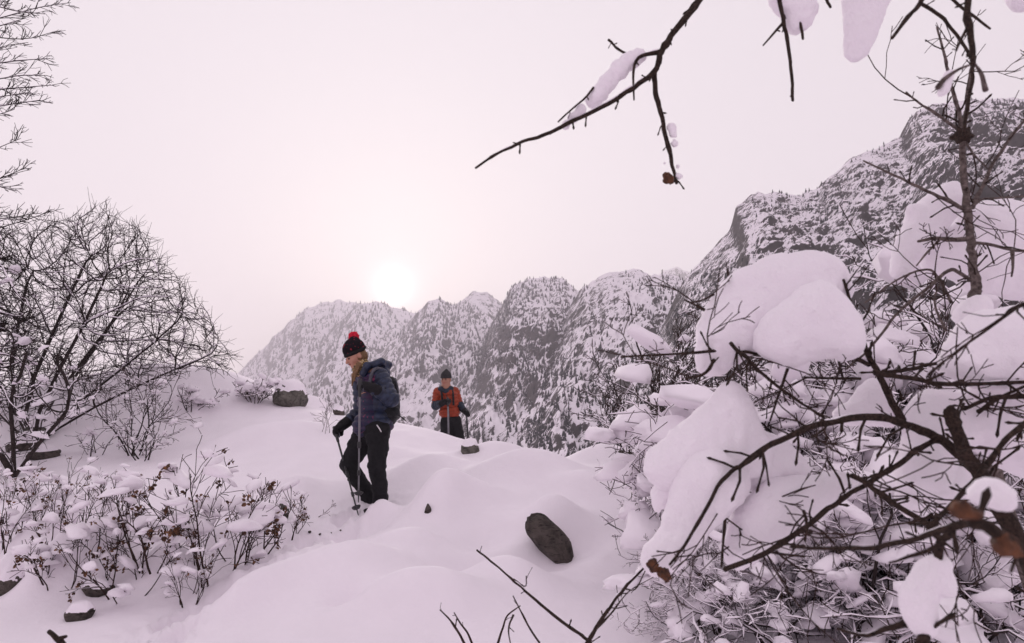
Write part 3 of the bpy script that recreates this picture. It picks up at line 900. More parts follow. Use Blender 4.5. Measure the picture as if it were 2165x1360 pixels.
# ---- the woman in front
def woman():
    D = 6.5
    J = lambda px, py, dy=0.0: P(px, py, D + dy)
    base = J(800, 1068, 0.0); base[2] = Hs(base[0], base[1]); print('woman ground', base, J(800, 1068))
    root = empty('person', base, 'woman in navy puffer jacket and bobble hat walking downhill with poles', 'person')
    fw = nz(np.array([-0.93, -0.36, 0.0])); rt = np.cross(fw, (0, 0, 1))   # rt = her right (away from camera)
    pel = J(787, 905, 0.0); chest = J(786, 828, 0.0); neck = J(770, 783, -.02)
    C = J(752, 752, -.03)
    Mh = frame(fw * 0.83 + np.array([0, 0, -0.50]) + np.array([0, -.20, 0]))
    shN, shF = J(803, 797, -.13), J(762, 800, .17)
    elN, elF = J(828, 845, -.20), J(764, 866, .22)
    wrN, wrF = J(790, 822, -.30), J(733, 893, .16)
    haN, haF = J(764, 812, -.30), J(712, 908, .13)
    hipN, hipF = J(800, 905, -.09), J(775, 905, .10)
    knN, knF = J(797, 983, -.12), J(738, 984, .06)
    anN, anF = J(805, 1052, -.05), J(779, 1046, .13)
    # body: one skin from head to feet
    S = SDF(.03); head_sdf(S, C, Mh, 1.0)
    S.cone(C + Mh @ np.array([0, -.02, -.06]), neck, .048, .052, .03)
    S.cone(neck, chest, .07, .10, .05).cone(chest, pel, .11, .12, .05)
    for a, b, c, w in ((shN, elN, wrN, haN), (shF, elF, wrF, haF)):
        S.cone(neck, a, .05, .05).cone(a, b, .046, .038).cone(b, c, .038, .026).cone(c, c + (w - c) * .55, .024, .022)
    for a, b, c in ((hipN, knN, anN), (hipF, knF, anF)):
        S.cone(a, b, .082, .058).cone(b, c, .055, .038).cone(c, c + np.array([0, 0, -.07]), .036, .03)
    obj('body', S.mesh('body', .008, base), M_SKIN, root)
    face_parts(root, base, C, Mh, 1.0, M_LIP, M_DARKEYE)
    # trousers
    S = SDF(.03)
    S.ell(pel + np.array([0, 0, -.01]), (.155, .135, .12), frame(fw), .03)
    for a, b, c, r0, r1, r2 in ((hipN, knN, anN, .114, .080, .070), (hipF, knF, anF, .124, .086, .066)):
        S.cone(a + np.array([0, 0, -.02]), b, r0, r1, .025).cone(b, c, r1, r2, .02).cone(c, c + np.array([0, 0, -.06]), r2, r2 * .95, .02)
    S.ball(pel - fw * .06 + np.array([0, 0, -.05]), .11, .05)
    S.mod(lambda X: .016 * fbm(X[..., 0] * 9, X[..., 1] * 9, X[..., 2] * 19, 3))
    tr = obj('trousers', S.mesh('trousers', .009, base), M_PANTS, root)
    z0 = J(797, 897, -.20)
    mb = MB(); tubes(mb, [closed(np.array([J(797, 899, -.225), J(802, 906, -.225), J(806, 913, -.215)]), [.006, .006, .005])], 6)
    obj('pocket_zip', mb.mesh('pocket_zip', base), M_WHITE, tr)
    anN = anN + np.array([0, 0, -.05]); anF = anF + np.array([0, 0, -.035])
    # gaiters and boots
    for a, q in ((anN, 0), (anF, 1)):
        S = SDF(.02); toe = a + fw * .12 + np.array([0, 0, -.085])
        S.cone(a, a + np.array([0, 0, -.07]), .055, .052).cone(a + np.array([0, 0, -.075]) - fw * .05, toe, .048, .044)
        b = obj('boot', S.mesh('boot', .008, base), M_BOOT, root)
        S = SDF(.01); S.cone(a + np.array([0, 0, -.12]) - fw * .06, toe + np.array([0, 0, -.035]), .046, .043)
        S.box(a + np.array([0, 0, -.16]), (.3, .3, .04), None, .005, .004, True) if False else None
        obj('sole', S.mesh('sole', .008, base), M_POLEB, b)
    # jacket: quilted trunk (print front) with navy sleeves, hood and hem
    ax0, ax1 = J(787, 915), J(778, 780)
    Mt = frame(fw)
    S = SDF(.045)
    S.ell(J(786, 890, 0), (.165, .130, .12), Mt).ell(J(785, 850, 0), (.166, .126, .14), Mt).ell(J(784, 812, 0), (.168, .122, .10), Mt)
    S.cone(shN + np.array([-.03, 0, -.01]), shF, .075, .075, .04).cone(J(778, 793, 0), J(766, 777, -.02), .085, .062, .04)
    S.cone(J(772, 900, -.03) , J(806, 897, -.01), .115, .115, .04)
    S.mod(ribs_along(ax0, ax1, .062, .016, .26))
    jk = obj('jacket', S.mesh('jacket', .007, base), M_PRINT, root)
    for nm, a, b, c in (('sleeve', shN, elN, wrN), ('sleeve', shF, elF, wrF)):
        S = SDF(.03); S.cone(a + np.array([0, 0, .01]), b, .080, .066).cone(b, c, .066, .047)
        S.mod(ribs_along(a, b, .058, .014, .12)).mod(ribs_along(b, c, .055, .014, .10))
        obj(nm, S.mesh(nm, .007, base), M_NAVY, jk)
    # navy back and side panel, a shell just over the trunk behind the side seam
    S2 = SDF(.045)
    S2.ell(J(799, 893, .0), (.172, .118, .12), Mt).ell(J(799, 850, .0), (.174, .112, .14), Mt).ell(J(798, 808, .0), (.174, .108, .09), Mt)
    S2.mod(ribs_along(ax0, ax1, .062, .016, .26)).mod(lambda X: -.004)
    obj('side_panel', S2.mesh('side_panel', .007, base), M_NAVY, jk)
    S = SDF(.03)
    for p0, p1 in ((J(776, 775, -.14), J(806, 766, -.10)), (J(806, 766, -.10), J(820, 772, .02)), (J(820, 772, .02), J(800, 770, .14)), (J(776, 775, -.14), J(768, 790, -.13))):
        S.cone(p0, p1, .034, .038)
    S.cone(J(812, 790, -.04), J(806, 775, .04), .06, .06)
    S.mod(lambda X: .008 * fbm(X[..., 0] * 22, X[..., 1] * 22, X[..., 2] * 22, 2))
    obj('hood', S.mesh('hood', .007, base), M_NAVY, jk)
    # gloves
    a = haN - wrN
    S = SDF(.01); hand(S, wrN + a * .12, nz(a), np.array([-.55, .35, -.5]), .044, 1.25)
    S.mod(lambda X: -.008); obj('glove', S.mesh('glove', .006, base), M_GLOVE, root)
    a = haF - wrF
    S = SDF(.01); hand(S, wrF + a * .25, nz(a), np.array([.4, -.2, -.85]), .046, 1.25)
    S.mod(lambda X: -.010); obj('glove', S.mesh('glove', .006, base), M_GLOVE, root)
    # neck warmer, hair
    S = SDF(.02); S.cone(J(766, 772, -.02), J(768, 786, -.02), .066, .074).ball(J(756, 781, -.08), .045, .03)
    S.mod(lambda X: .008 * fbm(X[..., 0] * 30, X[..., 1] * 30, X[..., 2] * 30, 2))
    obj('neck_warmer', S.mesh('neck_warmer', .006, base), M_SCARF, root)
    S = SDF(.012); S.ell(C + Mh @ np.array([0, -.03, -.02]), (.080, .080, .085), Mh)
    for q in ((757, 768, 748, 792, 744, 815, -.14), (762, 770, 752, 790, 748, 806, -.15)):
        S.cone(J(q[0], q[1], q[6] + .03), J(q[2], q[3], q[6]), .016, .017).cone(J(q[2], q[3], q[6]), J(q[4], q[5], q[6] - .02), .017, .008)
    S.mod(lambda X: .004 * np.sin(X[..., 0] * 400 + X[..., 2] * 60))
    obj('hair', S.mesh('hair', .005, base), M_HAIR, root)
    # hat
    g = lambda x, y, z: C + Mh @ np.array([x, y, z])
    S = SDF(.02)
    S.ell(g(0, -.012, .065), (.094, .108, .098), Mh).cone(g(0, -.03, .12), g(0, -.05, .145), .05, .03, .04)
    S.ell(g(0, .03, -.030), (.12, .16, .062), frame(Mh[:, 1] + Mh[:, 2] * -.02), .012, True)
    S.mod(lambda X: -.0035 * np.abs(np.sin((X - C) @ Mh[:, 0] * 190)))
    ht = obj('bobble_hat', S.mesh('bobble_hat', .006, base), M_HAT, root)
    S = SDF(.02); S.ell(g(0, -.012, .038), (.101, .114, .033), Mh)
    S.mod(lambda X: -.003 * np.abs(np.sin((X - C) @ Mh[:, 0] * 190)))
    obj('hat_cuff', S.mesh('hat_cuff', .006, base), M_GLOVE, ht)
    S = SDF(.02); S.ball(J(748, 712, -.0), .050); S.mod(lambda X: -.012 * vnoise(X[..., 0] * 85, X[..., 1] * 85, X[..., 2] * 85))
    obj('pompom', S.mesh('pompom', .006, base), M_RED, ht)
    # backpack
    bp = J(826, 850, .05)
    pk = empty('backpack', J(830, 890, .05), 'black backpack on the back of woman in navy', 'backpack')
    pb = np.array(pk.location)
    S = SDF(.04); S.ell(J(824, 858, .04), (.15, .095, .20), Mt).box(J(818, 845, .04), (.14, .075, .19), Mt, .05, .04)
    S.mod(lambda X: .008 * fbm(X[..., 0] * 12, X[..., 1] * 12, X[..., 2] * 12, 2))
    bo = obj('bag', S.mesh('bag', .008, pb), M_PACK, pk)
    S = SDF(.02); S.ell(J(819, 806, .04), (.12, .085, .05), Mt); obj('lid', S.mesh('lid', .008, pb), M_PACK, pk)
    S = SDF(.015); S.cone(J(834, 870, -.06), J(836, 878, .12), .05, .05); obj('pocket', S.mesh('pocket', .008, pb), M_PACK, pk)
    for nm, pl in (('shoulder_strap', [J(812, 783, -.14), J(797, 779, -.19), J(786, 790, -.21), J(783, 812, -.20), J(788, 835, -.19)]),):
        pp, rd = smooth_line(pl, [.016] * 5, 22); mb = MB(); tubes(mb, [closed(pp, list(rd))], 8); obj(nm, mb.mesh(nm, pb), M_STRAP, pk)
    pp, rd = smooth_line([J(836, 800, -.05), J(842, 822, -.06), J(842, 838, -.06)], [.007] * 3, 10); mb = MB(); tubes(mb, [closed(pp, list(rd))], 6); obj('side_strap', mb.mesh('side_strap', pb), M_STRAP, pk)
    pp, rd = smooth_line([J(832, 872, -.05), J(846, 880, -.05), J(858, 890, -.04)], [.008, .006, .005], 8); mb = MB(); tubes(mb, [closed(pp, list(rd))], 6); obj('hip_strap', mb.mesh('hip_strap', pb), M_PACK, pk)
    pole('trekking_pole', J(761, 813, -.34), J(758, 1062, -.36), 'upright grey trekking pole held at the chest of woman in navy', M_METAL)
    pole('trekking_pole', J(709, 912, .10), J(758, 1090, -.18), 'slanting black trekking pole in the lowered hand of woman in navy', M_POLEB)
woman()
print('woman', round(time.time() - T00, 1))

# ---- the man behind
def man():
    D = 12.1
    J = lambda px, py, dy=0.0: P(px, py, D + dy)
    gz_ = Hs(J(950, 900)[0], D)
    base = np.array([J(950, 900)[0], D, gz_])
    root = empty('person', base, 'hiker in orange puffer jacket and dark beanie behind the snow crest', 'person')
    fw = nz(np.array([-0.25, -0.97, 0.0]))
    Mt = frame(fw)
    pel = J(953, 888); chest = J(946, 842); neck = J(943, 818)
    C = J(943, 803, -.02); Mh = frame(fw + np.array([-.05, 0, -.12]))
    shR, shL = J(926, 829, .0), J(961, 828, .06)         # image left / right
    elR, elL = J(921, 858, -.03), J(971, 856, .05)
    wrR, wrL = J(936, 852, -.22), J(981, 868, -.04)
    haR, haL = J(946, 847, -.27), J(987, 872, -.08)
    hipR, hipL = J(945, 892), J(962, 891, .03)
    knR, knL = J(942, 945, -.10), J(975, 945, .02)
    anR = np.array([J(942, 990, .05)[0], D + .05, gz_ + .05]); anL = np.array([J(980, 990, .12)[0], D + .12, gz_ + .06])
    S = SDF(.03); head_sdf(S, C, Mh, 1.02)
    S.cone(C + Mh @ np.array([0, -.02, -.06]), neck, .055, .06, .03).cone(neck, chest, .08, .11, .05).cone(chest, pel, .12, .12, .05)
    for a, b, c, w in ((shR, elR, wrR, haR), (shL, elL, wrL, haL)):
        S.cone(neck, a, .05, .05).cone(a, b, .05, .042).cone(b, c, .042, .03).cone(c, c + (w - c) * .55, .026, .024)
    for a, b, c in ((hipR, knR, anR), (hipL, knL, anL)):
        S.cone(a, b, .085, .06).cone(b, c, .058, .04).cone(c, c + fw * .13 + np.array([0, 0, -.03]), .04, .03)
    obj('body', S.mesh('body', .010, base), M_SKIN2, root)
    face_parts(root, base, C, Mh, 1.02, M_LIP, M_DARKEYE)
    S = SDF(.03); S.ell(pel, (.17, .14, .12), Mt)
    for a, b, c in ((hipR, knR, anR), (hipL, knL, anL)): S.cone(a, b, .115, .09).cone(b, c, .09, .075)
    S.mod(lambda X: .010 * fbm(X[..., 0] * 9, X[..., 1] * 9, X[..., 2] * 15, 3))
    obj('trousers', S.mesh('trousers', .011, base), M_PANTS, root)
    for a in (anR, anL):
        S = SDF(.02); S.cone(a, a + fw * .16 + np.array([0, 0, -.03]), .055, .045); obj('boot', S.mesh('boot', .011, base), M_BOOT, root)
    S = SDF(.045)
    S.ell(J(950, 872), (.185, .15, .13), Mt).ell(J(947, 850), (.195, .145, .15), Mt).ell(J(944, 834), (.195, .13, .09), Mt)
    S.cone(shR, shL, .075, .075).cone(J(943, 828), J(943, 818), .085, .07)
    S.mod(ribs_along(J(952, 895), J(943, 815), .068, .018, .28))
    jk = obj('jacket', S.mesh('jacket', .009, base), M_ORANGE, root)
    for a, b, c in ((shR, elR, wrR), (shL, elL, wrL)):
        m1 = a + (b - a) * .78
        S = SDF(.03); S.cone(a, m1, .086, .076); S.mod(ribs_along(a, b, .062, .014, .13)); sl = obj('sleeve', S.mesh('sleeve', .009, base), M_ORANGE, jk)
        S = SDF(.03); S.cone(a + (b - a) * .72, b, .074, .072).cone(b, c, .072, .05); S.mod(ribs_along(b, c, .06, .012, .12)); obj('lower_sleeve', S.mesh('lower_sleeve', .009, base), M_NAVYP, sl)
    S = SDF(.03); S.cone(J(932, 823, -.05), J(929, 826, .08), .05, .05).cone(J(932, 823, -.05), J(943, 829, -.10), .045, .04).cone(J(943, 829, -.10), J(953, 822, -.03), .04, .045).cone(J(953, 822, -.03), J(950, 822, .12), .045, .05)
    obj('hood', S.mesh('hood', .009, base), M_NAVYP, jk)
    mb = MB(); pp, rd = smooth_line([J(944, 834, -.165), J(947, 855, -.175), J(951, 884, -.175)], [.006] * 3, 10); tubes(mb, [closed(pp, list(rd))], 6)
    obj('front_zip', mb.mesh('front_zip', base), M_POLEB, jk)
    for w, h, n in ((wrR, haR, np.array([.4, .1, -.8])), (wrL, haL, np.array([-.3, -.3, -.8]))):
        a = h - w; S = SDF(.01); hand(S, w + a * .2, nz(a), n, .046, 1.25); S.mod(lambda X: -.010); obj('glove', S.mesh('glove', .008, base), M_GLOVE, root)
    g = lambda x, y, z: C + Mh @ np.array([x, y, z])
    S = SDF(.02); S.ell(g(0, -.012, .068), (.094, .110, .092), Mh).cone(g(0, -.02, .12), g(0, -.03, .165), .045, .025, .04)
    S.ell(g(0, .03, -.035), (.12, .16, .062), Mh, .012, True)
    ht = obj('beanie', S.mesh('beanie', .008, base), M_BEANIE2, root)
    S = SDF(.02); S.ell(g(0, -.012, .042), (.101, .116, .032), Mh); obj('beanie_cuff', S.mesh('beanie_cuff', .008, base), M_BEANIE2, ht)
    for nm, pl in (('shoulder_strap', [J(931, 822, -.02), J(934, 834, -.16), J(935, 852, -.18)]), ('shoulder_strap', [J(955, 822, .0), J(958, 834, -.13), J(959, 856, -.15)])):
        pp, rd = smooth_line(pl, [.02] * 3, 10); mb = MB(); tubes(mb, [closed(pp, list(rd))], 6); obj(nm, mb.mesh(nm, base), M_PACK, jk)
    tR = J(950, 985, -.45); tR[2] = Hs(tR[0], tR[1]) - .03
    tL = J(996, 985, -.35); tL[2] = Hs(tL[0], tL[1]) - .03
    pole('trekking_pole', J(947, 847, -.31), tR, 'grey trekking pole upright before the chest of hiker in orange', M_METAL, .013)
    pole('trekking_pole', J(986, 872, -.12), tL, 'dark trekking pole in the outstretched hand of hiker in orange', M_POLEB, .013)
man()
print('man', round(time.time() - T00, 1))
# ------------------------------------------------------------------ plants: branching
def unit(rng): return nz(rng.normal(size=3))
def grow(out, p, d, Ln, r, lvl, prm, rng):
    n = prm['seg'][min(lvl, len(prm['seg']) - 1)]
    pts = [p]; dirs = []
    step = Ln / (n - 1); wig = prm['wig']; upb = prm['up'][min(lvl, len(prm['up']) - 1)]
    for k in range(n - 1):
        d = d + rng.normal(size=3) * wig; d[2] += upb
        d = d / math.sqrt(d @ d); p = p + d * step; pts.append(p); dirs.append(d)
    rad = np.linspace(r, max(r * prm['taper'], prm['tip']), n)
    out.append((np.array(pts), rad, lvl))
    if lvl >= prm['max']: return
    k = prm['kids'][lvl]; k = int(k * rng.uniform(.7, 1.3) + .5)
    for c in range(k):
        t = rng.uniform(.22, .98); f = t * (n - 1); a = int(f)
        q = pts[a] + (pts[min(a + 1, n - 1)] - pts[a]) * (f - a)
        dd = dirs[min(a, n - 2)]
        x = unit(rng); x = nz(x - dd * (x @ dd))
        an = rng.uniform(*prm['ang'])
        cd = dd * math.cos(an) + x * math.sin(an)
        grow(out, q, cd, Ln * rng.uniform(*prm['len']) * (1.15 - .5 * t), max(np.interp(t, [0, 1], [rad[0], rad[-1]]) * .62, prm['tip']), lvl + 1, prm, rng)

def snow_lines(br, rng, amount=1.0, rmin=0.0, width=1.3, minw=.004):
    """snow lying along the upper side of branches that are not too steep"""
    o = []
    for pts, rad, *_ in br:
        if rad[0] < rmin or len(pts) < 3: continue
        d = nz(pts[-1] - pts[0])
        if abs(d[2]) > 0.86: continue
        hz = 1 - abs(d[2]) ** 2
        if rng.uniform() > .35 + .6 * amount: continue
        w = (np.maximum(rad, minw) * width) * (0.55 + 0.9 * rng.uniform(size=len(pts))) * hz * (0.7 + .6 * amount)
        w[0] *= .3; w[-1] *= .25
        o.append((pts + np.c_[np.zeros((len(pts), 2)), rad * .6 + w * .55], w))
    return o

def lumps(mb, centres, sizes, rng, flat=.55, sub=2):
    V, Fc = ICO[sub]
    for c, s in zip(centres, sizes):
        n = fbm(V[:, 0] * 1.3 + rng.uniform(0, 90), V[:, 1] * 1.3, V[:, 2] * 1.3, 3)
        q = V * (1 + .75 * n)[:, None]
        fl = flat * rng.uniform(.8, 1.7)
        q[:, 2] = np.where(q[:, 2] < 0, q[:, 2] * .35, q[:, 2]) * fl
        a = rng.uniform(0, 6.28); ca, sa = math.cos(a), math.sin(a)
        st = rng.uniform(.7, 1.5)
        x, y = q[:, 0] * st, q[:, 1] / st
        q = np.stack([x * ca - y * sa, x * sa + y * ca, q[:, 2] + x * rng.uniform(-.6, .6)], 1)
        mb.add(q * s + c, Fc)

def by_level(br): 
    d = {}
    for b in br: d.setdefault(b[2], []).append((b[0], b[1]))
    return d

def build_plant(root, br, origin, mats, rng, snow=.6, sides=(7, 5, 4, 3), names=('stem', 'branches', 'twigs', 'twigs'), snow_rmin=0.0, pads=None, snoww=1.3, minw=.004):
    """parts of one plant: its stems one by one, its branches, its twigs, the snow on it"""
    lv = by_level(br)
    for ln in lv.get(0, []):
        mb = MB(); tubes(mb, [ln], sides[0]); obj(names[0], mb.mesh(names[0], origin), mats[0], root)
    mb = MB(); tubes(mb, lv.get(1, []), sides[1])
    if not mb.empty(): tag(obj('branches', mb.mesh('branches', origin), mats[1], root), kind='stuff')
    mb = MB()
    for k in lv:
        if k >= 2: tubes(mb, lv[k], 3 if k > 2 else 4)
    if not mb.empty(): tag(obj('twigs', mb.mesh('twigs', origin), mats[2], root), kind='stuff')
    mb = MB()
    if snow > 0:
        tubes(mb, snow_lines(br, rng, snow, snow_rmin, snoww, minw), 5, True, .8)
    if pads is not None:
        lumps(mb, pads[0], pads[1], rng)
    if not mb.empty(): tag(obj('snow', mb.mesh('snow', origin), M_SNOWB, root), kind='stuff')

def copy_plant(src, loc, rz, sc, label, group=None, tilt=(0, 0)):
    r = src.copy(); COL.objects.link(r)
    r.location = tuple(loc); r.rotation_euler = (tilt[0], tilt[1], rz); r.scale = (sc, sc, sc) if np.isscalar(sc) else sc
    r['label'] = label
    if group: r['group'] = group
    for ch in src.children:
        c = ch.copy(); COL.objects.link(c); c.parent = r
    return r

# ---- trees that fill a given crown (branches grow towards free space)
def colonize(roots, att, step, infl, kill, iters, rng, tip, expo=3.05, wob=.10, fan=None):
    """roots: list of polylines; returns chains (pts, radii, level)"""
    nodes, par = [], []
    for pl in roots:
        last = -1
        for k, p in enumerate(pl):
            if k == 0 and nodes:
                d = [np.linalg.norm(np.array(q) - p) for q in nodes]
                if min(d) < 0.3: last = int(np.argmin(d)); continue
            nodes.append(np.array(p, float)); par.append(last); last = len(nodes) - 1
    A = np.array(att); Nn = np.array(nodes)
    near = np.full(len(A), 1e9); who = np.zeros(len(A), int)
    def upd(lo):
        nonlocal near, who
        if lo >= len(Nn): return
        d = ((A[:, None, :] - Nn[None, lo:, :]) ** 2).sum(-1)
        m = d.argmin(1); dm = np.sqrt(d[np.arange(len(A)), m])
        b = dm < near; near = np.where(b, dm, near); who = np.where(b, m + lo, who)
    upd(0)
    par = list(par)
    for it in range(iters):
        act = near < infl
        if not act.any():
            infl *= 1.3; continue
        ids = np.unique(who[act])
        acc = np.zeros((len(Nn), 3)); np.add.at(acc, who[act], nz(A[act] - Nn[who[act]]))
        out_ = 0 if fan is None else nz(Nn[ids] - fan[0]) * fan[1]
        new = Nn[ids] + nz(nz(acc[ids]) + out_ + rng.normal(size=(len(ids), 3)) * wob) * step
        lo = len(Nn); Nn = np.vstack([Nn, new]); par += list(ids)
        upd(lo)
        k = near > kill
        A, near, who = A[k], near[k], who[k]
        if len(A) == 0 or len(Nn) > 26000: break
    par = np.array(par)
    kids = [[] for _ in range(len(Nn))]
    for i, p in enumerate(par):
        if p >= 0: kids[p].append(i)
    rad = np.zeros(len(Nn)); 
    for i in range(len(Nn) - 1, -1, -1):
        rad[i] = tip if not kids[i] else (sum(rad[c] ** expo for c in kids[i])) ** (1 / expo)
    chains = []
    starts = [(i, -1, 0) for i in range(len(Nn)) if par[i] < 0]
    while starts:
        i, p, lv = starts.pop()
        ch = [p, i] if p >= 0 else [i]
        while kids[i]:
            ks = sorted(kids[i], key=lambda c: -rad[c])
            for c in ks[1:]: starts.append((c, i, lv + 1))
            i = ks[0]; ch.append(i)
        if len(ch) < 2: continue
        r = rad[ch].copy()
        if p >= 0: r[0] = r[1]
        pts = Nn[ch]
        if len(pts) > 4:                                   # ease the kinks
            q = pts.copy(); q[1:-1] = .25 * pts[:-2] + .5 * pts[1:-1] + .25 * pts[2:]; pts = q
        chains.append((pts, r, lv))
    return chains

def in_poly(poly, x, y):
    c = np.zeros(len(x), bool); n = len(poly)
    for i in range(n):
        (x0, y0), (x1, y1) = poly[i], poly[(i + 1) % n]
        if y0 == y1: continue
        m = ((y0 > y) != (y1 > y)) & (x < (x1 - x0) * (y - y0) / (y1 - y0) + x0)
        c ^= m
    return c
def crown_points(poly, n, d, depth, rng, edge=.35):
    poly = np.array(poly, float); lo, hi = poly.min(0), poly.max(0)
    cen = poly.mean(0); o = []
    while len(o) < n:
        x = rng.uniform(lo[0], hi[0], n * 2); y = rng.uniform(lo[1], hi[1], n * 2)
        m = in_poly(poly, x, y)
        for a, b in zip(x[m], y[m]):
            e = max(0.15, 1 - (((a - cen[0]) / (hi[0] - lo[0]) * 2) ** 2 + ((b - cen[1]) / (hi[1] - lo[1]) * 2) ** 2) * .8)
            o.append(P(a, b, d + depth * math.sqrt(e) * rng.uniform(-1, 1)))
    return o[:n]
def tips_of(chains): return [(c[0][-1], nz(c[0][-1] - c[0][-2])) for c in chains if len(c[0]) > 2]

def crown_tree(name, label, base, roots, polys, seed, tip, mats, snow, snow_rmin, step, infl, kill, iters, twig, pads=0, twig_r=None, minw=.006, fan=None, padsize=(.03, .07)):
    rng = np.random.RandomState(seed)
    att = []
    for poly, n, d, dep in polys: att += crown_points(poly, n, d, dep, rng)
    ch = colonize(roots, att, step, infl, kill, iters, rng, tip, fan=fan)
    big = [(c[0], c[1], 0 if c[2] == 0 else (1 if c[1].max() > tip * 3.2 else 2)) for c in ch]
    tw = []
    if twig:
        for c in ch:
            p, r = c[0], c[1]
            for k in range(1, len(p)):
                if r[k] > tip * 2.2: continue
                if rng.uniform() < twig[0]:
                    d = nz(p[k] - p[k - 1]); x = unit(rng); d2 = nz(d * 1.0 + x * .62 + (0 if fan is None else nz(p[k] - fan[0]) * .5))
                    Ln = rng.uniform(twig[1], twig[2]) * (2.1 if rng.uniform() < .06 and k > len(p) - 4 else 1); q = p[k] + d2 * Ln * .5 + unit(rng) * Ln * .08
                    tr = twig_r or tip * .75
                    tw.append((np.array([p[k], q, q + nz(d2 + unit(rng) * .35) * Ln * .5]), np.array([tr, tr * .9, tr * .6]), 3))
    root = empty(name, base, label, 'tree')
    trunk = [b for b in big if b[2] == 0]
    mb = MB()
    for b in trunk:
        mb = MB(); tubes(mb, [closed(b[0], list(b[1]))], 9); obj('trunk', mb.mesh('trunk', base), mats[0], root)
    cr = obj('crown', None, None, root) if False else None
    mb = MB(); tubes(mb, [(b[0], b[1]) for b in big if b[2] == 1], 5)
    crown = tag(obj('crown', mb.mesh('crown', base), mats[1], root), kind='stuff')
    mb = MB(); tubes(mb, [(b[0], b[1]) for b in big if b[2] == 2], 4); tubes(mb, [(b[0], b[1]) for b in tw], 3)
    tag(obj('twigs', mb.mesh('twigs', base), mats[2], crown), kind='stuff')
    mb = MB()
    sl = snow_lines(big, rng, snow, snow_rmin, 1.25, minw)
    if sl: tubes(mb, sl, 5, True, .8)
    if pads:
        cand = [b[0][len(b[0]) // 2] for b in big if b[1].max() > snow_rmin]
        idx = rng.choice(len(cand), min(pads, len(cand)), False)
        lumps(mb, [cand[i] for i in idx], rng.uniform(padsize[0], padsize[1], len(idx)), rng)
    if not mb.empty(): tag(obj('snow', mb.mesh('snow', base), M_SNOWB, crown), kind='stuff')
    print(name, len(ch), len(tw))
    return root
BK = (M_BARK, M_BARK, M_BARK)

# the large bare tree with the domed crown
b = ground(70, 945)
DT = 10.5
crown_tree('bare_tree', 'large bare tree with wide domed crown of fine twigs and snow', b,
  [[b, P(40, 880, DT - .5), P(70, 800, DT - .3), P(110, 710, DT), P(150, 620, DT + .1), P(190, 530, DT + .2)],
   [b, P(80, 890, DT - .4), P(140, 810, DT), P(200, 730, DT + .3), P(260, 650, DT + .5), P(300, 580, DT + .6)],
   [b, P(100, 900, DT - .6), P(180, 840, DT - .4), P(260, 780, DT - .2), P(330, 720, DT - .1), P(390, 670, DT)],
   [b, P(110, 910, DT - .7), P(200, 860, DT - .7), P(290, 815, DT - .6), P(370, 780, DT - .5), P(440, 755, DT - .4)],
   [b, P(20, 870, DT - .4), P(20, 780, DT), P(40, 680, DT + .4), P(60, 570, DT + .6)],
   [b, P(-20, 880, DT - .3), P(-50, 780, DT + .1), P(-60, 660, DT + .4)],
   [b, P(90, 880, DT + .2), P(160, 800, DT + .8), P(230, 700, DT + 1.1), P(270, 620, DT + 1.2)],
   [b, P(70, 880, DT - .8), P(120, 790, DT - 1.0), P(180, 690, DT - 1.1), P(220, 590, DT - 1.1)]],
  [([(-60,500),(0,490),(60,480),(90,462),(130,470),(170,448),(215,432),(245,462),(300,490),(330,530),(345,560),(385,600),(400,630),(425,655),(450,700),(485,745),(490,775),(470,800),(400,792),(340,815),(300,830),(220,840),(100,880),(0,900),(-100,850)], 6400, DT, 1.8)],
  5, .0038, BK, .8, .006, .075, .7, .10, 170, (.55, .08, .28), 40, .0034, .005, (P(10, 930, DT), .6), (.02, .045))
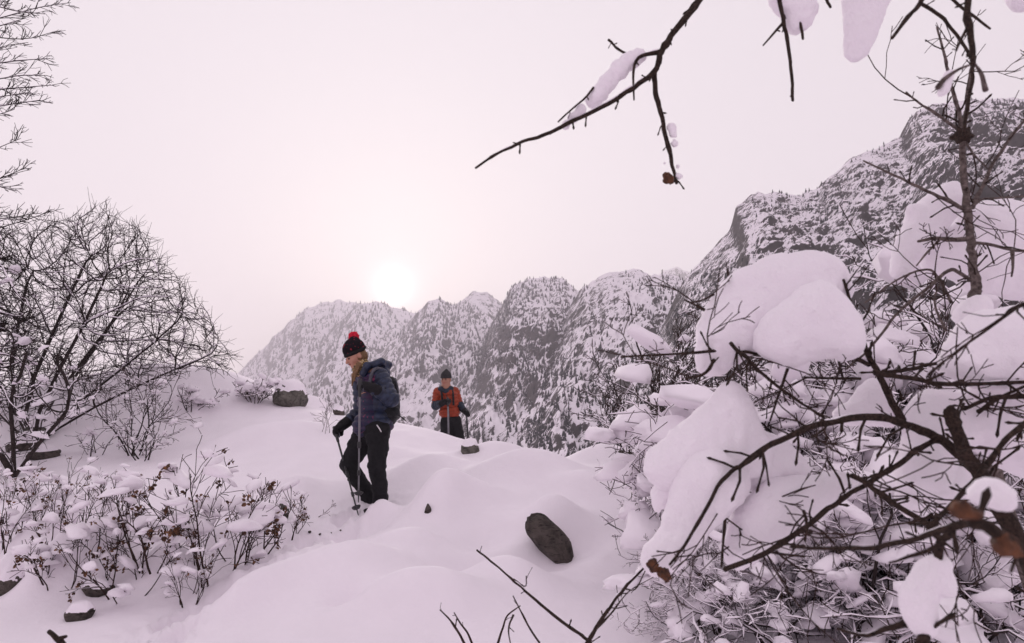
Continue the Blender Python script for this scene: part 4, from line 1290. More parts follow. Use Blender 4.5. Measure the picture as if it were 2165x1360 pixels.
# the tall tree at the left edge, trunk outside the frame
b2 = ground(-140, 960)
TL = crown_tree('bare_tree', 'tall bare tree at left edge reaching up beyond the picture', b2,
  [[b2, P(-150, 800, 8.6), P(-130, 600, 8.6), P(-140, 400, 8.7), P(-130, 200, 8.8), P(-150, 0, 8.8), P(-160, -160, 8.8)]],
  [([(-300,400),(0,410),(25,440),(60,470),(45,520),(0,560),(-300,560)], 420, 8.6, .9),
   ([(-300,560),(60,560),(90,650),(110,760),(60,850),(-300,850)], 900, 8.4, 1.0)],
  9, .0042, BK, .6, .006, .07, 1.2, .08, 150, (.8, .08, .20), 25, .0034)
def side_branches():
    rng = np.random.RandomState(4); br = []
    for (y0, tx, ty, n) in ((40, 150, 6, 9), (-40, 95, 30, 7), (70, 120, 66, 9), (110, 106, 124, 9), (150, 100, 160, 8), (175, 114, 180, 9), (200, 85, 212, 9), (225, 30, 232, 7), (190, 60, 196, 7), (-20, 60, -10, 7), (60, 50, 40, 6), (100, 60, 90, 6),
                            (330, 44, 293, 4), (380, 56, 354, 6), (400, 50, 362, 5), (370, 26, 399, 5), (430, 70, 452, 6), (470, 100, 450, 6)):
        dd = 8.5 + rng.uniform(-.5, .4)
        a, t = P(-140, y0 + 20, 8.7), P(tx, ty, dd)
        m1 = a + (t - a) * .4 + np.array([0, 0, rng.uniform(-.12, .02)]); m2 = a + (t - a) * .75 + np.array([0, 0, rng.uniform(-.10, .02)])
        p, r = smooth_line([a, m1, m2, t], [.014, .010, .007, .0045], 12)
        br.append((p, r, 1))
        for k in range(n * 2):
            f = rng.uniform(.38, 1.0) * 11; i = min(int(f), 10); q = p[i] + (p[i + 1] - p[i]) * (f - i); d = nz(p[i + 1] - p[i])
            x = unit(rng); x = nz(x - d * (x @ d)); e = nz(d + x * rng.uniform(.35, .9) + np.array([0, 0, .15])); Ln = rng.uniform(.10, .34) * (1.2 - f / 22)
            q2 = q + e * Ln * .5; q3 = q2 + nz(e + unit(rng) * .3 + np.array([0, 0, .12])) * Ln * .5
            br.append((np.array([q, q2, q3]), np.array([.0042, .0038, .003]), 2))
            for _ in range(2):
                x = unit(rng); e2 = nz(e + x * .7); br.append((np.array([q2, q2 + e2 * Ln * .25, q2 + nz(e2 + unit(rng) * .3) * Ln * .5]), np.array([.0036, .0034, .0028]), 2))
    mb = MB(); tubes(mb, [(x[0], x[1]) for x in br], 4); tag(obj('branches', mb.mesh('branches', b2), M_BARK, TL), kind='stuff')
    mb = MB(); tubes(mb, snow_lines(br, rng, .3, 0, .9, .003), 4, True, .8); tag(obj('snow', mb.mesh('snow', b2), M_SNOWB, TL), kind='stuff')
side_branches()
# the snow-loaded tangle between those two trunks
b3 = ground(30, 1010)
crown_tree('snowy_bush', 'tangled snow-loaded bush below the large bare tree at left edge', b3,
  [[b3, P(30, 930, 8.0), P(20, 860, 8.0)], [b3, P(80, 930, 7.9), P(140, 880, 8.0)], [b3, P(-20, 930, 7.9), P(-60, 850, 8)]],
  [([(-150,700),(20,680),(90,720),(170,740),(220,790),(230,840),(190,880),(130,900),(70,960),(20,990),(-150,960)], 900, 8.0, .9)],
  13, .0042, BK, .9, .0045, .07, .8, .085, 90, (.5, .06, .16), 55)
print('trees', round(time.time() - T00, 1))

# ---- bare shrubs
PRM_BARE = dict(seg=(9, 6, 5, 4), wig=.16, up=(.03, .02, .0, -.02), taper=.42, tip=.0022, max=3, kids=(9, 5, 4, 0), ang=(.45, 1.15), len=(.34, .62))
def bare_shrub(seed, nstem, height, spread, prm, r0, snow, mats, label, loc, npad=0, padsize=(.03, .08), rz=0, cat='shrub', name='bare_shrub', minw=.004, snoww=1.3):
    rng = np.random.RandomState(seed); br = []
    for k in range(nstem):
        a = 2 * math.pi * (k + rng.uniform(-.3, .3)) / nstem; s = spread * rng.uniform(.4, 1.15)
        d = nz(np.array([math.cos(a) * s, math.sin(a) * s, 1.0]))
        grow(br, np.array([math.cos(a) * .05, math.sin(a) * .05, -.05]), d, height * rng.uniform(.7, 1.1), r0 * rng.uniform(.7, 1.2), 0, prm, rng)
    pads = None
    if npad:
        c = [b for b in br if b[2] in (1, 2) and b[0][-1][2] > .12]
        idx = rng.choice(len(c), min(npad, len(c)), False)
        pads = ([c[i][0][len(c[i][0]) // 2] + np.array([0, 0, .01]) for i in idx], rng.uniform(padsize[0], padsize[1], len(idx)))
    root = empty(name, loc, label, cat, None, rz)
    build_plant(root, br, (0, 0, 0), mats, rng, snow, pads=pads, minw=minw, snoww=snoww)
    return root
TW = (M_TWIG, M_TWIG, M_TWIG); BB = (M_BARK, M_BARK, M_TWIG)

bare_shrub(21, 7, 1.15, .75, dict(PRM_BARE, kids=(6, 4, 2, 0), tip=.0032), .011, .6, BB, 'bare twiggy shrub standing in snow right of the large bare tree', ground(285, 962), 14, (.03, .07))
bare_shrub(22, 5, .45, .9, dict(PRM_BARE, kids=(5, 3, 2, 0), tip=.003), .010, .8, BB, 'small dark branching shrub below the bare twiggy shrub', ground(304, 972), 10, (.02, .05))
bare_shrub(23, 4, .5, 1.0, dict(PRM_BARE, kids=(4, 2, 0, 0), max=2, tip=.003), .008, .8, BB, 'few crooked snowy twigs left of the bare twiggy shrub', ground(200, 962), 8, (.03, .06))
bare_shrub(24, 6, .42, .8, dict(PRM_BARE, kids=(5, 3, 2, 0), tip=.004), .008, 1.0, BB, 'snow-covered tuft on skyline at the tip of large bare tree', ground(405, 868), 16, (.04, .09))
bare_shrub(25, 9, .42, .9, dict(PRM_BARE, kids=(6, 3, 2, 0), tip=.004), .007, 1.0, TW, 'frosted brown tuft beside the snow-capped boulder on skyline', ground(540, 850), 26, (.05, .10))
bare_shrub(26, 4, .42, .22, dict(PRM_BARE, kids=(4, 2, 0, 0), max=2, tip=.0018), .003, .2, TW, 'thin pale twigs poking from snow beside the lowered hand', ground(688, 915))
bare_shrub(27, 3, .26, 1.6, dict(PRM_BARE, kids=(4, 2, 0, 0), max=2, tip=.002), .004, .4, TW, 'low twigs in snow left of the walking woman', ground(648, 1092), 4, (.015, .03))
# saplings at the edge of the thicket, in front of the mountain
PS = dict(PRM_BARE, kids=(8, 4, 3, 0), ang=(.35, .8), up=(.05, .05, .03, .02), tip=.0036)
bare_shrub(31, 2, 1.75, .16, PS, .017, .25, BB, 'tallest bare sapling before the mountain left of the snow pillows', ground(1392, 975), 0, name='bare_sapling', cat='sapling')
bare_shrub(32, 3, 1.15, .35, PS, .012, .3, BB, 'bare sapling leaning left beside the tallest sapling', ground(1345, 985), 0, name='bare_sapling', cat='sapling')
bare_shrub(33, 3, 1.3, .4, PS, .012, .4, BB, 'bare sapling right of the tallest sapling behind a snow pillow', ground(1470, 985), 6, (.03, .06), name='bare_sapling', cat='sapling')
print('shrubs', round(time.time() - T00, 1))

# ---- shrubs that kept their brown leaves
def mat_leaf():
    m = NT('dry_leaf'); p = m.pos()
    n = m.noise(p, 26, 2)
    m.base(m.ramp(n, [(0.36, (0.05, 0.028, 0.02)), (0.54, (0.12, 0.062, 0.036)), (0.72, (0.25, 0.115, 0.055))]))
    return m.done(0.75, 0.2)
M_LEAF = mat_leaf()
LEAFV = np.array([(0, 0, 0), (.28, .25, .05), (.34, .62, -.02), (.12, 1, -.12), (-.12, 1, -.12), (-.34, .62, -.02), (-.28, .25, .05), (0, .35, -.10), (0, .75, -.14)], float)
LEAFF = np.array([(0, 1, 7), (1, 2, 7), (2, 8, 7), (2, 3, 8), (3, 4, 8), (4, 5, 8), (5, 7, 8), (5, 6, 7), (6, 0, 7)])
def leafy_shrub(seed, nstem, height, spread, nleaf, label, loc, npad, rz=0):
    rng = np.random.RandomState(seed); br = []
    prm = dict(PRM_BARE, kids=(6, 3, 0, 0), max=2, tip=.0022, wig=.13, up=(.04, .02, .0), len=(.35, .6), ang=(.4, 1.0))
    for k in range(nstem):
        a = rng.uniform(0, 6.28); s = spread * rng.uniform(.2, 1.1)
        grow(br, np.array([math.cos(a) * .10, math.sin(a) * .10, -.06]), nz(np.array([math.cos(a) * s, math.sin(a) * s, 1.0])), height * rng.uniform(.5, 1.1), .0062 * rng.uniform(.7, 1.2), 0, prm, rng)
    root = empty('leafy_shrub', loc, label, 'shrub', 'shrubs that kept brown leaves', rz)
    tipsb = [b for b in br if b[2] >= 1]
    idx = rng.choice(len(tipsb), min(npad, len(tipsb)), False)
    pads = ([tipsb[i][0][-2] + np.array([0, 0, .02]) for i in idx], rng.uniform(.035, .10, len(idx)) * height / .7)
    build_plant(root, br, (0, 0, 0), TW, rng, .5, pads=pads, snoww=.9, minw=.003)
    mb = MB(); tips = [b for b in br if b[2] == 2] + [b for b in br if b[2] == 1]
    ncl = max(6, nleaf // 3)
    for _ in range(ncl):
        b = tips[int(rng.uniform() ** 1.5 * len(tips)) % len(tips)]
        p = b[0][-1 - int(rng.uniform(0, 2))]
        for k in range(rng.randint(3, 9)):
            s = rng.uniform(.019, .036); d = nz(unit(rng) + np.array([0, 0, -.5])); x = nz(np.cross(d, unit(rng))); n = np.cross(x, d)
            q = LEAFV * np.array([1, 1, rng.uniform(-2, 2.5)])
            mb.add((q[:, :1] * x + q[:, 1:2] * d + q[:, 2:] * n) * s + p + unit(rng) * .018, LEAFF)
    tag(obj('dry_leaves', mb.mesh('dry_leaves', smooth=False), M_LEAF, root), kind='stuff')
    return root
LP = [leafy_shrub(51, 8, .80, .55, 110, 'tallest brown-leaved shrub with upright bare tips in the snowy bank', ground(455, 1228), 16),
      leafy_shrub(52, 7, .52, .95, 90, 'brown-leaved shrub leaning right towards the upright stone', ground(520, 1185), 16),
      leafy_shrub(53, 8, .55, .9, 80, 'snow-loaded leafy shrub left of the tallest brown-leaved one', ground(330, 1190), 26)]
for src, px, py, rz, sc, lab in (
  (2, 205, 1165, 2.0, .8, 'leafy shrub behind the small dark rocks of the bank'),
  (0, 110, 1135, 1.1, .66, 'leafy shrub with one long bare shoot near left edge'),
  (2, 20, 1160, 4.0, .85, 'leafy shrub cut off by the left edge'),
  (1, 270, 1260, 2.6, .85, 'low leafy shrub before the half hidden dark rock'),
  (1, 610, 1135, .4, .60, 'lowest leafy twigs right of the upright stone'),
  (0, 400, 1275, 3.3, .48, 'small sparse shrub at the edge of trodden track'),
  (2, 130, 1230, 5.1, .75, 'leafy shrub above the round rock at left edge'),
  (1, 380, 1135, 3.7, .62, 'leafy shrub behind the tallest brown-leaved one'),
  (0, 250, 1090, 5.5, .42, 'small leafy shrub highest up the snowy bank'),
  (2, 20, 1055, .9, .5, 'brown-leaved shrub beside the left edge under the tangled bush')):
    copy_plant(LP[src], ground(px, py), rz, sc, lab)
print('leafy', round(time.time() - T00, 1))

# ---- the thicket on the right
PT_ = dict(PRM_BARE, seg=(9, 6, 4, 3), kids=(8, 5, 3, 0), ang=(.5, 1.25), up=(.0, -.02, -.02, -.03), wig=.27, tip=.0024, len=(.36, .66))
TK = [bare_shrub(71, 9, 1.15, .95, PT_, .012, .9, BB, 'snow-smothered thicket shrub lowest in front at the right', ground(1810, 1335), 56, (.05, .14), name='thicket_shrub', minw=.0048, snoww=1.25),
      bare_shrub(72, 8, 1.30, .80, PT_, .013, .9, BB, 'snow-smothered thicket shrub below the long snow pillow', ground(1780, 1240), 56, (.05, .15), name='thicket_shrub', minw=.0048, snoww=1.25),
      bare_shrub(73, 10, 1.0, 1.2, PT_, .011, 1.0, BB, 'snow-smothered thicket shrub at the edge of smooth snow', ground(1600, 1225), 56, (.05, .13), name='thicket_shrub', minw=.0048, snoww=1.25)]
for o in TK: o['group'] = 'snow-smothered thicket shrubs'
TK[2].scale = (.78, .78, .78)
TK[0].scale = (.85, .85, .85)
for src, px, py, rz, sc, lab in (
  (0, 1960, 1300, 1.0, 1.0, 'thicket shrub behind the upright dark branch at lower right'),
  (1, 2120, 1260, 2.2, 1.0, 'thicket shrub at the lower right corner'),
  (2, 1880, 1180, 3.0, 1.1, 'thicket shrub behind the brown buds'),
  (0, 2060, 1130, 4.2, 1.15, 'thicket shrub behind the big right snow pillows'),
  (1, 1620, 1130, 5.0, 1.0, 'thicket shrub behind the long diagonal snow pillow'),
  (2, 1530, 1100, 1.7, .7, 'thicket shrub farthest towards the smooth snow'),
  (0, 1760, 1060, 2.7, 1.25, 'thicket shrub behind the arching main branch'),
  (1, 1960, 1030, .6, 1.35, 'thicket shrub below the cut dark stub'),
  (2, 2160, 1050, 2.4, 1.5, 'thicket shrub at the right edge below mountain'),
  (0, 1690, 1005, 3.9, 1.1, 'thicket shrub under the two big snow pillows'),
  (1, 1850, 980, 1.4, 1.3, 'tall thicket shrub before the mountain foot'),
  (2, 2040, 965, 5.6, 1.35, 'tall thicket shrub under the upright trunk'),
  (0, 2200, 950, .2, 1.5, 'tallest thicket shrub at the right edge'),
  (2, 1500, 1345, 5.9, .5, 'small thicket shrub nearest to the smooth snow below'),
  (1, 1400, 1110, 2.9, .4, 'twiggy little shrub right of the dark boulder'),
  (0, 1640, 1372, 5.1, .5, 'thicket shrub at the bottom edge under the straight stem'),
  (2, 1880, 1375, 4.4, .55, 'thicket shrub at the bottom edge left of the upright dark branch'),
  (1, 2060, 1380, 3.3, .6, 'thicket shrub at the bottom edge right of the upright dark branch'),
  (2, 2170, 1330, .9, .7, 'thicket shrub at the right edge under the brown buds')):
    copy_plant(TK[src], ground(px, py), rz, sc, lab)
print('thicket', round(time.time() - T00, 1))
# ------------------------------------------------------------------ branches close to the camera
def near_branch(pl, d, w0, w1, n=None, seed=0, nod=.10):
    """pl: pixel polyline (x, y[, extra depth]); w0,w1: seen width at its ends; returns (pts, radii)"""
    rng = np.random.RandomState(seed + int(pl[0][0]) * 7 + int(pl[0][1]))
    pts = np.array([P(q[0], q[1], d + (q[2] if len(q) > 2 else 0)) for q in pl])
    m = len(pts); rad = np.linspace(w0 * .86, w1 * .72, m) * .5 * pts[:, 1] / F
    Ln = np.linalg.norm(np.diff(pts, axis=0), axis=1).sum()
    n = n or int(max(8, min(60, Ln / .012)))
    p, r = smooth_line(pts, rad, n)
    s = np.linspace(0, Ln, n)
    ph = rng.uniform(0, 50)
    p = p + np.stack([fbm(s * 22 + ph, 1.5, k, 2) for k in (0.3, 4.3, 8.3)], 1) * np.minimum(r, .006)[:, None] * 1.1
    r = r * (1 + nod * 1.6 * fbm(s * 60 + ph, 3.5, 0.7, 2) + nod * 2.2 * (vnoise(s * 34 + ph, 7.5, .1) > .55))
    return p, r
def shoots(br, rng, count, L0, L1, rad):
    """short side shoots with a swollen bud at the tip"""
    o, buds = [], []
    for p, r in br:
        for _ in range(max(1, int(count * len(p) / 20))):
            k = rng.randint(1, len(p) - 1); d = nz(p[k + 1 if k + 1 < len(p) else k] - p[k - 1])
            x = unit(rng); x = nz(x - d * (x @ d)); e = nz(d * .7 + x)
            Ln = L0 * .5 + (L1 - L0 * .5) * rng.uniform() ** 2; a = p[k]
            q = a + e * Ln * .5 + unit(rng) * Ln * .08; t = q + nz(e + unit(rng) * .4) * Ln * .5
            rr = min(rad, r[k] * .7) * rng.uniform(.55, 1)
            o.append((np.array([a, (a + q) / 2, q, (q + t) / 2, t, t + nz(t - q) * rr * 3, t + nz(t - q) * rr * 5]), np.array([rr, rr * .85, rr * .9, rr * .7, rr * .75, rr * 1.1, rr * .12])))
    return o
def pillow(root, base, blobs, d, h=.006, k=.045, noise=.006, flat=1.0, extra=None):
    """one mass of snow: blobs of (px, py, radius px[, extra depth])"""
    S = SDF(k)
    M = np.eye(3)
    for b in blobs:
        c = P(b[0], b[1], d + (b[3] if len(b) > 3 else 0)); r = b[2] * c[1] / F
        S.ell(c, (r, r * flat, r), M)
    cz = [P(b[0], b[1], d)[2] for b in blobs]; zc = .5 * (max(cz) + min(cz)); zr = max(.03, .5 * (max(cz) - min(cz)) + .03)
    S.mod(lambda X: noise * (-1.5 * fbm(X[..., 0] * 4.5 + X[..., 2] * 2, X[..., 1] * 3, X[..., 2] * 3, 2, True) + fbm(X[..., 0] * 11, X[..., 1] * 11, X[..., 2] * 11, 3) * 2.0 + 1.6 * np.abs(fbm(X[..., 0] * 7 + 5, X[..., 1] * 7, X[..., 2] * 7, 2))) + noise * .9 * fbm(X[..., 0] * 30, X[..., 1] * 30, X[..., 2] * 30, 3, True) * np.clip(.55 - (X[..., 2] - zc) / zr * .6, .12, 1.3) +   .0020 * vnoise(X[..., 0] * 120, X[..., 1] * 120, X[..., 2] * 120))
    return obj('snow_pillow', S.mesh('snow_pillow', h, base), M_SNOWC, root)
def near_plant(name, label, cat, base, branches, nshoot, L0, L1, srad, mat, seed, snow=.0, smat=None, snoww=1.2, fine=0):
    """branches: list of (pixel polyline, distance, width0, width1)"""
    rng = np.random.RandomState(seed)
    root = empty(name, base, label, cat)
    br = [near_branch(*b, seed=seed) for b in branches]
    for k, (p, r) in enumerate(br):
        mb = MB(); tubes(mb, [closed(p, list(r))], 9); obj('branch', mb.mesh('branch', base), mat, root)
    if fine:
        fl = []; prm = dict(seg=(7, 5, 4), wig=.16, up=(.02, .0, .0), taper=.5, tip=.0011, max=2, kids=(3, 2, 0), ang=(.4, 1.0), len=(.35, .6))
        for _ in range(fine):
            p, r = br[rng.randint(len(br))]; k = rng.randint(1, len(p) - 1); x = unit(rng); d = nz(nz(p[k] - p[k - 1]) * .6 + x)
            grow(fl, p[k], d, rng.uniform(.10, .30), rng.uniform(.0016, .0026), 0, prm, rng)
        mb = MB(); tubes(mb, [(q[0], q[1]) for q in fl], 4); tag(obj('fine_twigs', mb.mesh('fine_twigs', base), M_TWIG, root), kind='stuff')
    if nshoot:
        mb = MB(); tubes(mb, shoots(br, rng, nshoot, L0, L1, srad), 5); tag(obj('shoots', mb.mesh('shoots', base), smat or mat, root), kind='stuff')
    if snow:
        sl = []
        for p, r in br:
            n = len(p)
            w = r * snoww * np.clip(.25 + 1.1 * fbm(np.arange(n) / 6.0 + seed, 2.5, .3, 2) + snow * .5, .02, 2)
            t = np.gradient(p, axis=0); hz = np.clip(1.15 - np.abs(nz(t)[:, 2]) ** 2, .05, 1); w = w * hz
            w[0] *= .1; w[-1] *= .3
            sl.append((p + np.c_[np.zeros((n, 2)), r * .55 + w * .5], w))
        mb = MB(); tubes(mb, sl, 8, True, .85); tag(obj('snow_rim', mb.mesh('snow_rim', base), M_SNOWC, root), kind='stuff')
    return root, base
def bud(root, base, px, py, d, rpx, mat, el=(1, 1, 1.2)):
    c = P(px, py, d); r = rpx * d / F
    S = SDF(r * .3); S.ell(c, np.array(el) * r * .85); S.ball(c + np.array([.5, -.2, -.45]) * r, r * .55); S.ball(c + np.array([-.45, -.3, .35]) * r, r * .45); S.mod(lambda X: .35 * r * fbm(X[..., 0] / r * 1.5, X[..., 1] / r * 1.5, X[..., 2] / r * 1.5, 3))
    return obj('bud', S.mesh('bud', r / 9, base), mat, root)
def mat_bud():
    m = NT('bud_brown'); p = m.pos(); n = m.noise(p, 70, 4, .6)
    m.base(m.ramp(n, [(.35, (.03, .014, .009)), (.75, (.17, .065, .028))])); m.bump(n, .6, .004); return m.done(.7, .3)
M_BUD = mat_bud()

# -- upright young tree
D1 = 1.75
bz = P(2040, 1340, 1.75); bz[2] = Hs(bz[0], bz[1])
r1, b1 = near_plant('young_tree', 'upright grey young tree with thin side branches before the mountain', 'tree', bz, [
  ([(2230,1400,.7),(2150,1150,.55),(2075,900,.3),(2045,720),(2064,610),(2056,560),(2048,480),(2040,400),(2034,285)], D1, 34, 17),
  ([(2034,290),(2028,240),(2010,170),(1995,110),(1981,58)], D1, 12, 6),
  ([(2034,290),(2044,230),(2050,170),(2062,120)], D1, 13, 9),
  ([(2036,285),(1995,252),(1950,222),(1916,195)], D1, 9, 5),
  ([(2042,445),(1985,415),(1910,380),(1826,340)], D1, 11, 5),
  ([(2056,440),(2075,400),(2100,345),(2130,300),(2165,255),(2200,215)], D1, 11, 7),
  ([(2050,440),(2078,422),(2120,418),(2190,413)], D1, 8, 5),
  ([(2040,298),(2062,330),(2090,360)], D1, 7, 4),
  ([(2048,505),(2010,508),(1975,505),(1940,512)], D1, 13, 8),
  ([(1985,508),(1960,535),(1938,562)], D1, 7, 4),
  ([(2056,512),(2100,518),(2140,528),(2200,535)], D1, 9, 7),
  ([(2140,530),(2141,555),(2138,585)], D1, 10, 5),
  ([(2062,600),(2010,570),(1960,610),(1900,660),(1840,735),(1790,780)], D1 - .1, 10, 6),
  ([(2010,640),(1990,600),(1960,570),(1900,590),(1830,640)], D1 + .15, 8, 4),
  ([(2000,700),(1975,640),(1990,590)], D1 + .1, 7, 4)],
  7, .02, .08, .0036, M_BARKG, 3, .0, M_BARKN, 1.2, 22)
S = SDF(.01)
for k in range(10):
    u_ = unit(np.random.RandomState(k + 60)); S.cone(P(2034, 287, D1), P(2034, 287, D1) + u_ * .026, .012, .004)
obj('burl', S.mesh('burl', .004, b1), M_BARKN, r1)
pillow(r1, b1, [(1985,440,48,.12),(1950,470,45,.12),(1925,520,34,.12),(1905,560,22,.12),(1900,580,14,.12),(2010,420,36,.12),(1925,440,14,.10)], D1 + .10, .007)
pillow(r1, b1, [(2080,480,60,.12),(2120,500,80,.14),(2020,530,60,.12),(2165,520,75,.14),(2080,570,60,.12),(1985,540,38,.12),(2150,590,55,.12),(2200,560,80,.14)], D1 + .16, .008)
pillow(r1, b1, [(2055,655,26),(2040,672,22),(2075,648,18)], D1 - .05, .005)

# -- the main branch system with the big snow pillows
D2 = 1.55
bm_ = P(2150, 1300, 1.35); bm_[2] = Hs(bm_[0], bm_[1])
r2, b2_ = near_plant('snow_laden_shrub', 'dark branching shrub loaded with the largest snow pillows', 'shrub', bm_, [
  ([(2230,1330),(2170,1180),(2110,1070),(2068,1000),(2030,935),(2014,890),(2006,862)], D2 - .15, 44, 30),
  ([(2062,995),(2000,935),(1950,910),(1900,890),(1820,884),(1740,895),(1680,920),(1620,950),(1570,985),(1540,1000),(1500,1060),(1455,1140),(1415,1195)], D2 - .1, 24, 7),
  ([(1908,892),(1880,840),(1850,780),(1825,725),(1805,660),(1782,592)], D2, 20, 8),
  ([(1838,770),(1770,745),(1700,748),(1620,752),(1550,742),(1440,748),(1312,755)], D2, 11, 6),
  ([(1545,724),(1575,755),(1600,782),(1650,820),(1695,852),(1750,888)], D2 - .05, 10, 7),
  ([(1845,785),(1920,800),(2000,812),(2080,812),(2200,805)], D2 - .1, 13, 11),
  ([(1850,790),(1920,782),(1960,772),(1998,768)], D2, 11, 9),
  ([(1672,760),(1655,810),(1640,850),(1628,890)], D2, 8, 5),
  ([(1820,800),(1740,800),(1700,798)], D2 + .05, 8, 5),
  ([(1510,760),(1490,790),(1450,800)], D2, 9, 5),
  ([(1490,655),(1470,645),(1448,634)], D2, 9, 5),
  ([(1545,1000),(1535,1080),(1530,1140),(1525,1200)], D2 - .05, 9, 6),
  ([(1540,1005),(1555,1060),(1558,1090)], D2, 6, 4),
  ([(1550,1015),(1590,1035),(1620,1040),(1660,1020),(1740,1005),(1800,1008)], D2 + .05, 10, 8),
  ([(1620,1030),(1590,1070),(1560,1100)], D2 + .05, 8, 5),
  ([(1535,1205),(1610,1170),(1680,1130),(1740,1085),(1800,1040),(1870,1000),(1930,960),(1980,930)], D2 - .1, 12, 16),
  ([(1800,1008),(1850,1035),(1900,1070),(1960,1105),(2010,1130)], D2 - .15, 12, 16),
  ([(1700,1080),(1705,1110),(1702,1145)], D2 - .1, 8, 6),
  ([(2200,870),(2130,930),(2080,990),(2020,1060),(1960,1120)], D2 - .35, 14, 14),
  ([(2165,840),(2100,840),(2040,865)], D2 - .1, 12, 10),
  ([(2070,870),(2100,850),(2170,815)], D2 - .1, 10, 8),
  ([(2175,640),(2140,655),(2125,670)], D2 - .5, 12, 8)],
  10, .02, .09, .0036, M_BARKN, 5, .35, M_BARKN, .8, 46)
pillow(r2, b2_, [(1512,745,34),(1520,700,42),(1545,655,50),(1580,615,48),(1630,592,50),(1690,582,45),(1740,580,38),(1770,590,24),(1590,680,66),(1660,640,60),(1720,620,40),(1545,720,40),(1500,775,20),(1780,620,16)], D2 + .05, .006)
pillow(r2, b2_, [(1640,720,38),(1675,690,48),(1715,665,46),(1750,660,42),(1775,690,42),(1780,720,36),(1720,715,46),(1735,628,22),(1795,735,20),(1660,740,26)], D2 - .05, .006)
pillow(r2, b2_, [(1548,850,32),(1530,890,48),(1495,930,60),(1450,965,50),(1415,985,34),(1560,920,52),(1590,960,46),(1520,970,60),(1550,828,16),(1395,995,18)], D2 + .02, .006)
pillow(r2, b2_, [(1500,1010,56),(1480,1060,48),(1455,1105,40),(1430,1140,36),(1405,1170,32),(1390,1190,22),(1520,1000,50)], D2 - .02, .006)
pillow(r2, b2_, [(1610,960,50),(1650,985,44),(1580,990,48),(1690,1000,24)], D2 + .06, .006)
pillow(r2, b2_, [(1570,1160,32),(1590,1130,44),(1625,1100,54),(1665,1070,54),(1710,1045,44),(1755,1025,32),(1790,1015,18),(1555,1180,20)], D2 + .0, .006)
pillow(r2, b2_, [(1840,840,30),(1850,860,36),(1815,872,26),(1875,875,26),(1780,878,20),(1845,818,14)], D2 + .12, .006)
pillow(r2, b2_, [(2060,730,44),(2100,710,50),(2150,700,60),(2030,775,40),(2090,770,55),(2150,770,55),(2200,740,70)], D2 - .05, .007)
pillow(r2, b2_, [(1970,860,40),(1985,920,55),(1960,980,60),(1940,1030,40),(2060,880,60),(2120,900,70),(2170,930,80),(1945,900,30)], D2 + .05, .007)
pillow(r2, b2_, [(1990,990,50),(1960,1040,42),(1930,1060,30),(2030,1010,40)], D2 + .05, .006)
pillow(r2, b2_, [(1420,1020,20),(1395,1050,16),(1388,1080,12)], D2 + .05, .005)
bud(r2, b2_, 1380, 1196, D2 - .1, 14, M_BUD, (.9, 1, 1.2)); bud(r2, b2_, 1402, 1212, D2 - .1, 15, M_BUD, (1.1, 1, .9))

# -- dark branch with the two blurred brown buds, nearest of all
D3 = .66
b3z = P(1960, 1345, .80); b3z[2] = Hs(b3z[0], b3z[1])
r3, b3_ = near_plant('dark_branch_shrub', 'nearest dark branch with two blurred brown buds at lower right', 'shrub', b3z, [
  ([(1930,1420),(1955,1350),(1972,1280),(1980,1220),(1988,1150),(2010,1125)], D3 + .35, 30, 20),
  ([(2060,1105),(2000,1118),(1940,1138),(1850,1158),(1760,1160),(1670,1157)], D3 + .3, 20, 8),
  ([(1995,1150),(1930,1175),(1880,1190)], D3 + .3, 12, 6),
  ([(2060,1105),(2075,1110),(2090,1120),(2120,1140),(2150,1160)], D3, 30, 34),
  ([(2150,1150),(2148,1180),(2138,1210)], D3, 14, 8),
  ([(1920,1310),(1880,1330),(1830,1345),(1770,1330)], D3 + .4, 16, 8)],
  3, .015, .05, .004, M_BARKN, 8, .2, M_BARKN, .7)
bud(r3, b3_, 2040, 1080, D3, 27, M_BUD, (1.3, 1, .85)); bud(r3, b3_, 2125, 1150, D3, 28, M_BUD, (1.1, 1, 1.0))
pillow(r3, b3_, [(1960,1215,26),(1945,1255,34),(1945,1295,32),(1960,1325,20),(1985,1195,20),(2000,1245,22)], D3 + .36, .004, .02, .003)
pillow(r3, b3_, [(2058,1048,9),(2076,1036,13),(2096,1030,10),(2112,1048,9),(2090,1050,11),(2120,1060,7)], D3 + .05, .003, .015, .003)

# -- arching twigs at the bottom edge
D4 = 2.2
b4z = P(1240, 1400, 2.2); b4z[2] = Hs(b4z[0], b4z[1])
near_plant('twig', 'straight dark twig slanting down to the right at the bottom edge', 'twig', b4z, [
  ([(1260,1375),(1240,1350),(1180,1308),(1100,1240),(1060,1205),(1008,1163)], D4, 9, 5),
  ([(1085,1225),(1110,1240),(1113,1218)], D4, 4, 3), ([(1140,1360),(1115,1320),(1098,1285),(1085,1260)], D4 + .05, 5, 3), ([(1085,1300),(1075,1330),(1080,1365)], D4 + .05, 5, 3)],
  3, .02, .05, .003, M_BARKN, 12, .2, M_BARKN)
near_plant('twig', 'arching twig rising from the bottom edge to the brown bud', 'twig', b4z + np.array([.03, .02, 0]), [
  ([(1240,1365),(1262,1325),(1300,1268),(1340,1222),(1372,1190)], D4 - .3, 10, 7),
  ([(1252,1340),(1290,1300),(1330,1250),(1390,1215)], D4 - .25, 5, 3), ([(1320,1245),(1345,1245),(1365,1205)], D4 - .3, 4, 3)],
  3, .02, .05, .003, M_BARKN, 14, .5, M_BARKN)
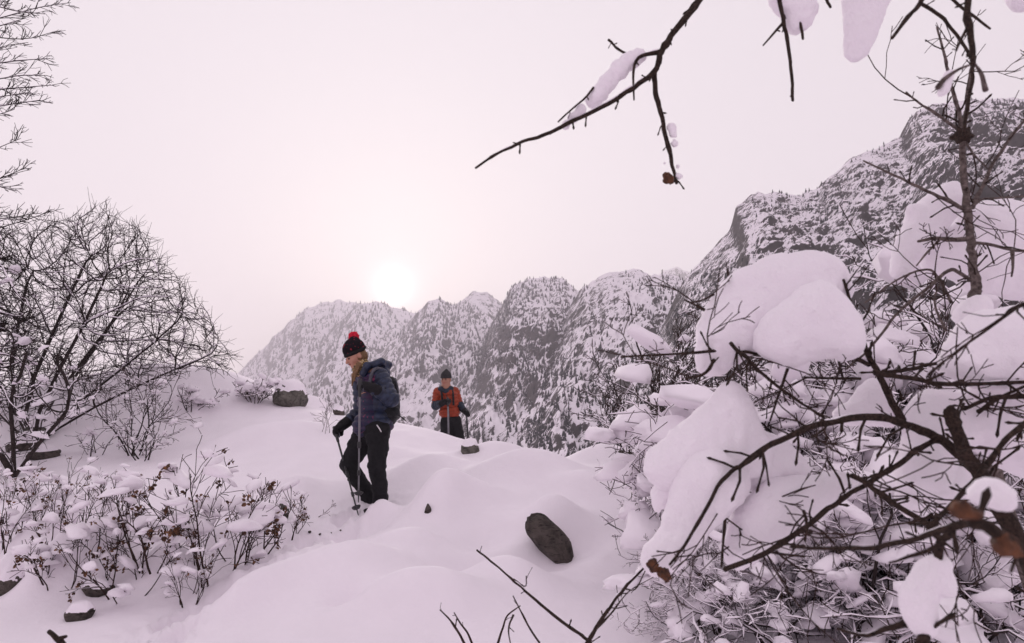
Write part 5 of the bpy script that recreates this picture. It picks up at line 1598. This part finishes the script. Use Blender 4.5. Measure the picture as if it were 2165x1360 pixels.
for k, (pl, lab) in enumerate((
  ([(985,1365),(965,1330),(945,1305),(930,1290)], 'short twig leftmost of those at the bottom edge'),
  ([(1000,1365),(990,1340),(975,1320),(960,1295)], 'short twig with buds second at the bottom edge'),
  ([(1050,1365),(1062,1330),(1075,1300),(1100,1280)], 'short leaning twig below the slanting dark twig'))):
    q = P(pl[0][0], 1420, 2.6); q[2] = Hs(q[0], q[1])
    near_plant('twig', lab, 'twig', q, [(pl, 2.6, 6, 3)], 4, .02, .04, .003, M_TWIG, 20 + k, .1)
q = P(140, 1420, 1.6); q[2] = Hs(q[0], q[1])
near_plant('twig', 'blurred dark twig end poking up at the lower left corner', 'twig', q, [([(150,1400),(135,1362),(120,1348),(104,1335)], 1.6, 16, 12), ([(125,1352),(140,1346)], 1.6, 12, 8)], 0, 0, 0, 0, M_BARKN, 31)
# twigs in front of the thicket's left edge
bare_shrub(41, 3, .42, .9, dict(PRM_BARE, kids=(5, 2, 0, 0), max=2, tip=.002), .006, .4, BB, 'twiggy bare shrub reaching left over smooth snow beside the boulder', ground(1385, 1150), 4, (.02, .04), rz=1.0)

# -- branches hanging in from above
D5 = 1.5
bo = P(1560, -120, D5)
r5, b5 = near_plant('overhanging_branch', 'long overhanging branch forking downwards in the sky, snow on its fork', 'branch', bo, [
  ([(1560,-110),(1515,-45),(1480,0),(1440,50),(1412,85),(1396,115)], D5, 20, 19),
  ([(1396,112),(1385,150),(1340,185),(1290,218),(1210,256),(1150,285),(1100,303),(1050,325),(1005,356)], D5, 16, 7),
  ([(1396,108),(1365,118),(1345,128),(1338,165),(1340,212)], D5, 13, 5),
  ([(1384,152),(1388,200),(1402,245),(1410,300),(1420,345),(1432,388)], D5 + .02, 15, 10),
  ([(1286,84),(1298,96),(1312,106),(1345,125)], D5 + .05, 7, 6),
  ([(1255,185),(1232,212),(1205,235),(1180,258)], D5, 6, 5)],
  7, .008, .028, .003, M_BARKN, 17, .4, M_BARKN, 1.0)
pillow(r5, b5, [(1350,118,14),(1330,130,24),(1308,150,28),(1285,175,28),(1265,200,26),(1250,215,18)], D5 + .02, .004, .02, .004)
pillow(r5, b5, [(1228,232,14),(1212,248,15),(1196,264,12)], D5 + .02, .003, .012, .003)
pillow(r5, b5, [(1418,270,10),(1426,305,12),(1422,285,11)], D5 + .02, .003, .012, .003)
pillow(r5, b5, [(1432,352,10),(1434,372,12),(1405,345,7)], D5 + .02, .003, .012, .003)
bud(r5, b5, 1411, 378, D5, 13, M_BUD)
bo2 = P(1640, -110, 1.45)
r6, b6 = near_plant('overhanging_branch', 'thin twig hanging straight down in the sky between snow lumps', 'branch', bo2, [
  ([(1640,-100),(1645,-40),(1650,0),(1660,60),(1668,110),(1674,160),(1676,214)], 1.45, 14, 9),
  ([(1658,45),(1640,65),(1628,80),(1614,96)], 1.45, 8, 5), ([(1672,-30),(1684,10),(1690,45),(1697,82)], 1.45, 12, 8), ([(1740,-40),(1748,-5),(1755,16)], 1.45, 10, 8)],
  4, .006, .014, .003, M_BARKN, 19, .1, M_BARKN)
pillow(r6, b6, [(1672,10,28),(1690,35,26),(1700,20,22),(1685,55,18),(1650,0,20),(1675,-30,40)], 1.47, .004, .02, .005)
pillow(r6, b6, [(1832,0,52),(1825,40,44),(1818,75,32),(1812,100,22),(1807,118,11),(1840,-50,70)], 1.5, .005, .03, .003, .7)
bo3 = P(2000, -110, 1.3)
r7, b7 = near_plant('overhanging_branch', 'blurred forked branch hanging from the top edge above the young tree', 'branch', bo3, [
  ([(2000,-80),(1965,-20),(1945,5),(1920,35),(1886,82)], 1.25, 17, 10),
  ([(1945,5),(1985,30),(2010,60),(2045,110),(2060,140)], 1.35, 10, 9),
  ([(2042,-80),(2044,-20),(2045,40),(2056,90),(2058,135)], 1.05, 20, 16),
  ([(1985,-40),(2020,5),(2060,35),(2094,62)], 1.3, 10, 7), ([(2058,130),(2054,180),(2046,230),(2038,285)], 1.4, 10, 9),
  ([(2045,60),(2030,90),(2022,108)], 1.05, 9, 6)],
  3, .006, .014, .003, M_BARKN, 23, .1, M_BARKN)
for pl in ([(2050,138),(2025,148),(2000,165),(1985,185)], [(2060,135),(2075,160),(2084,192)]):
    p_, r_ = near_branch([(x, y) for x, y in pl], 1.05, 6, 17); mb = MB(); tubes(mb, [closed(p_, list(r_))], 8); obj('curled_leaf', mb.mesh('curled_leaf', b7), M_BARKG, r7)
pillow(r7, b7, [(1998,180,10),(2006,160,9),(1992,195,9)], 1.06, .003, .01, .002)
pillow(r7, b7, [(2155,-6,24),(2165,4,18),(2180,-20,40)], 1.3, .004, .02, .003)
print('near', round(time.time() - T00, 1))
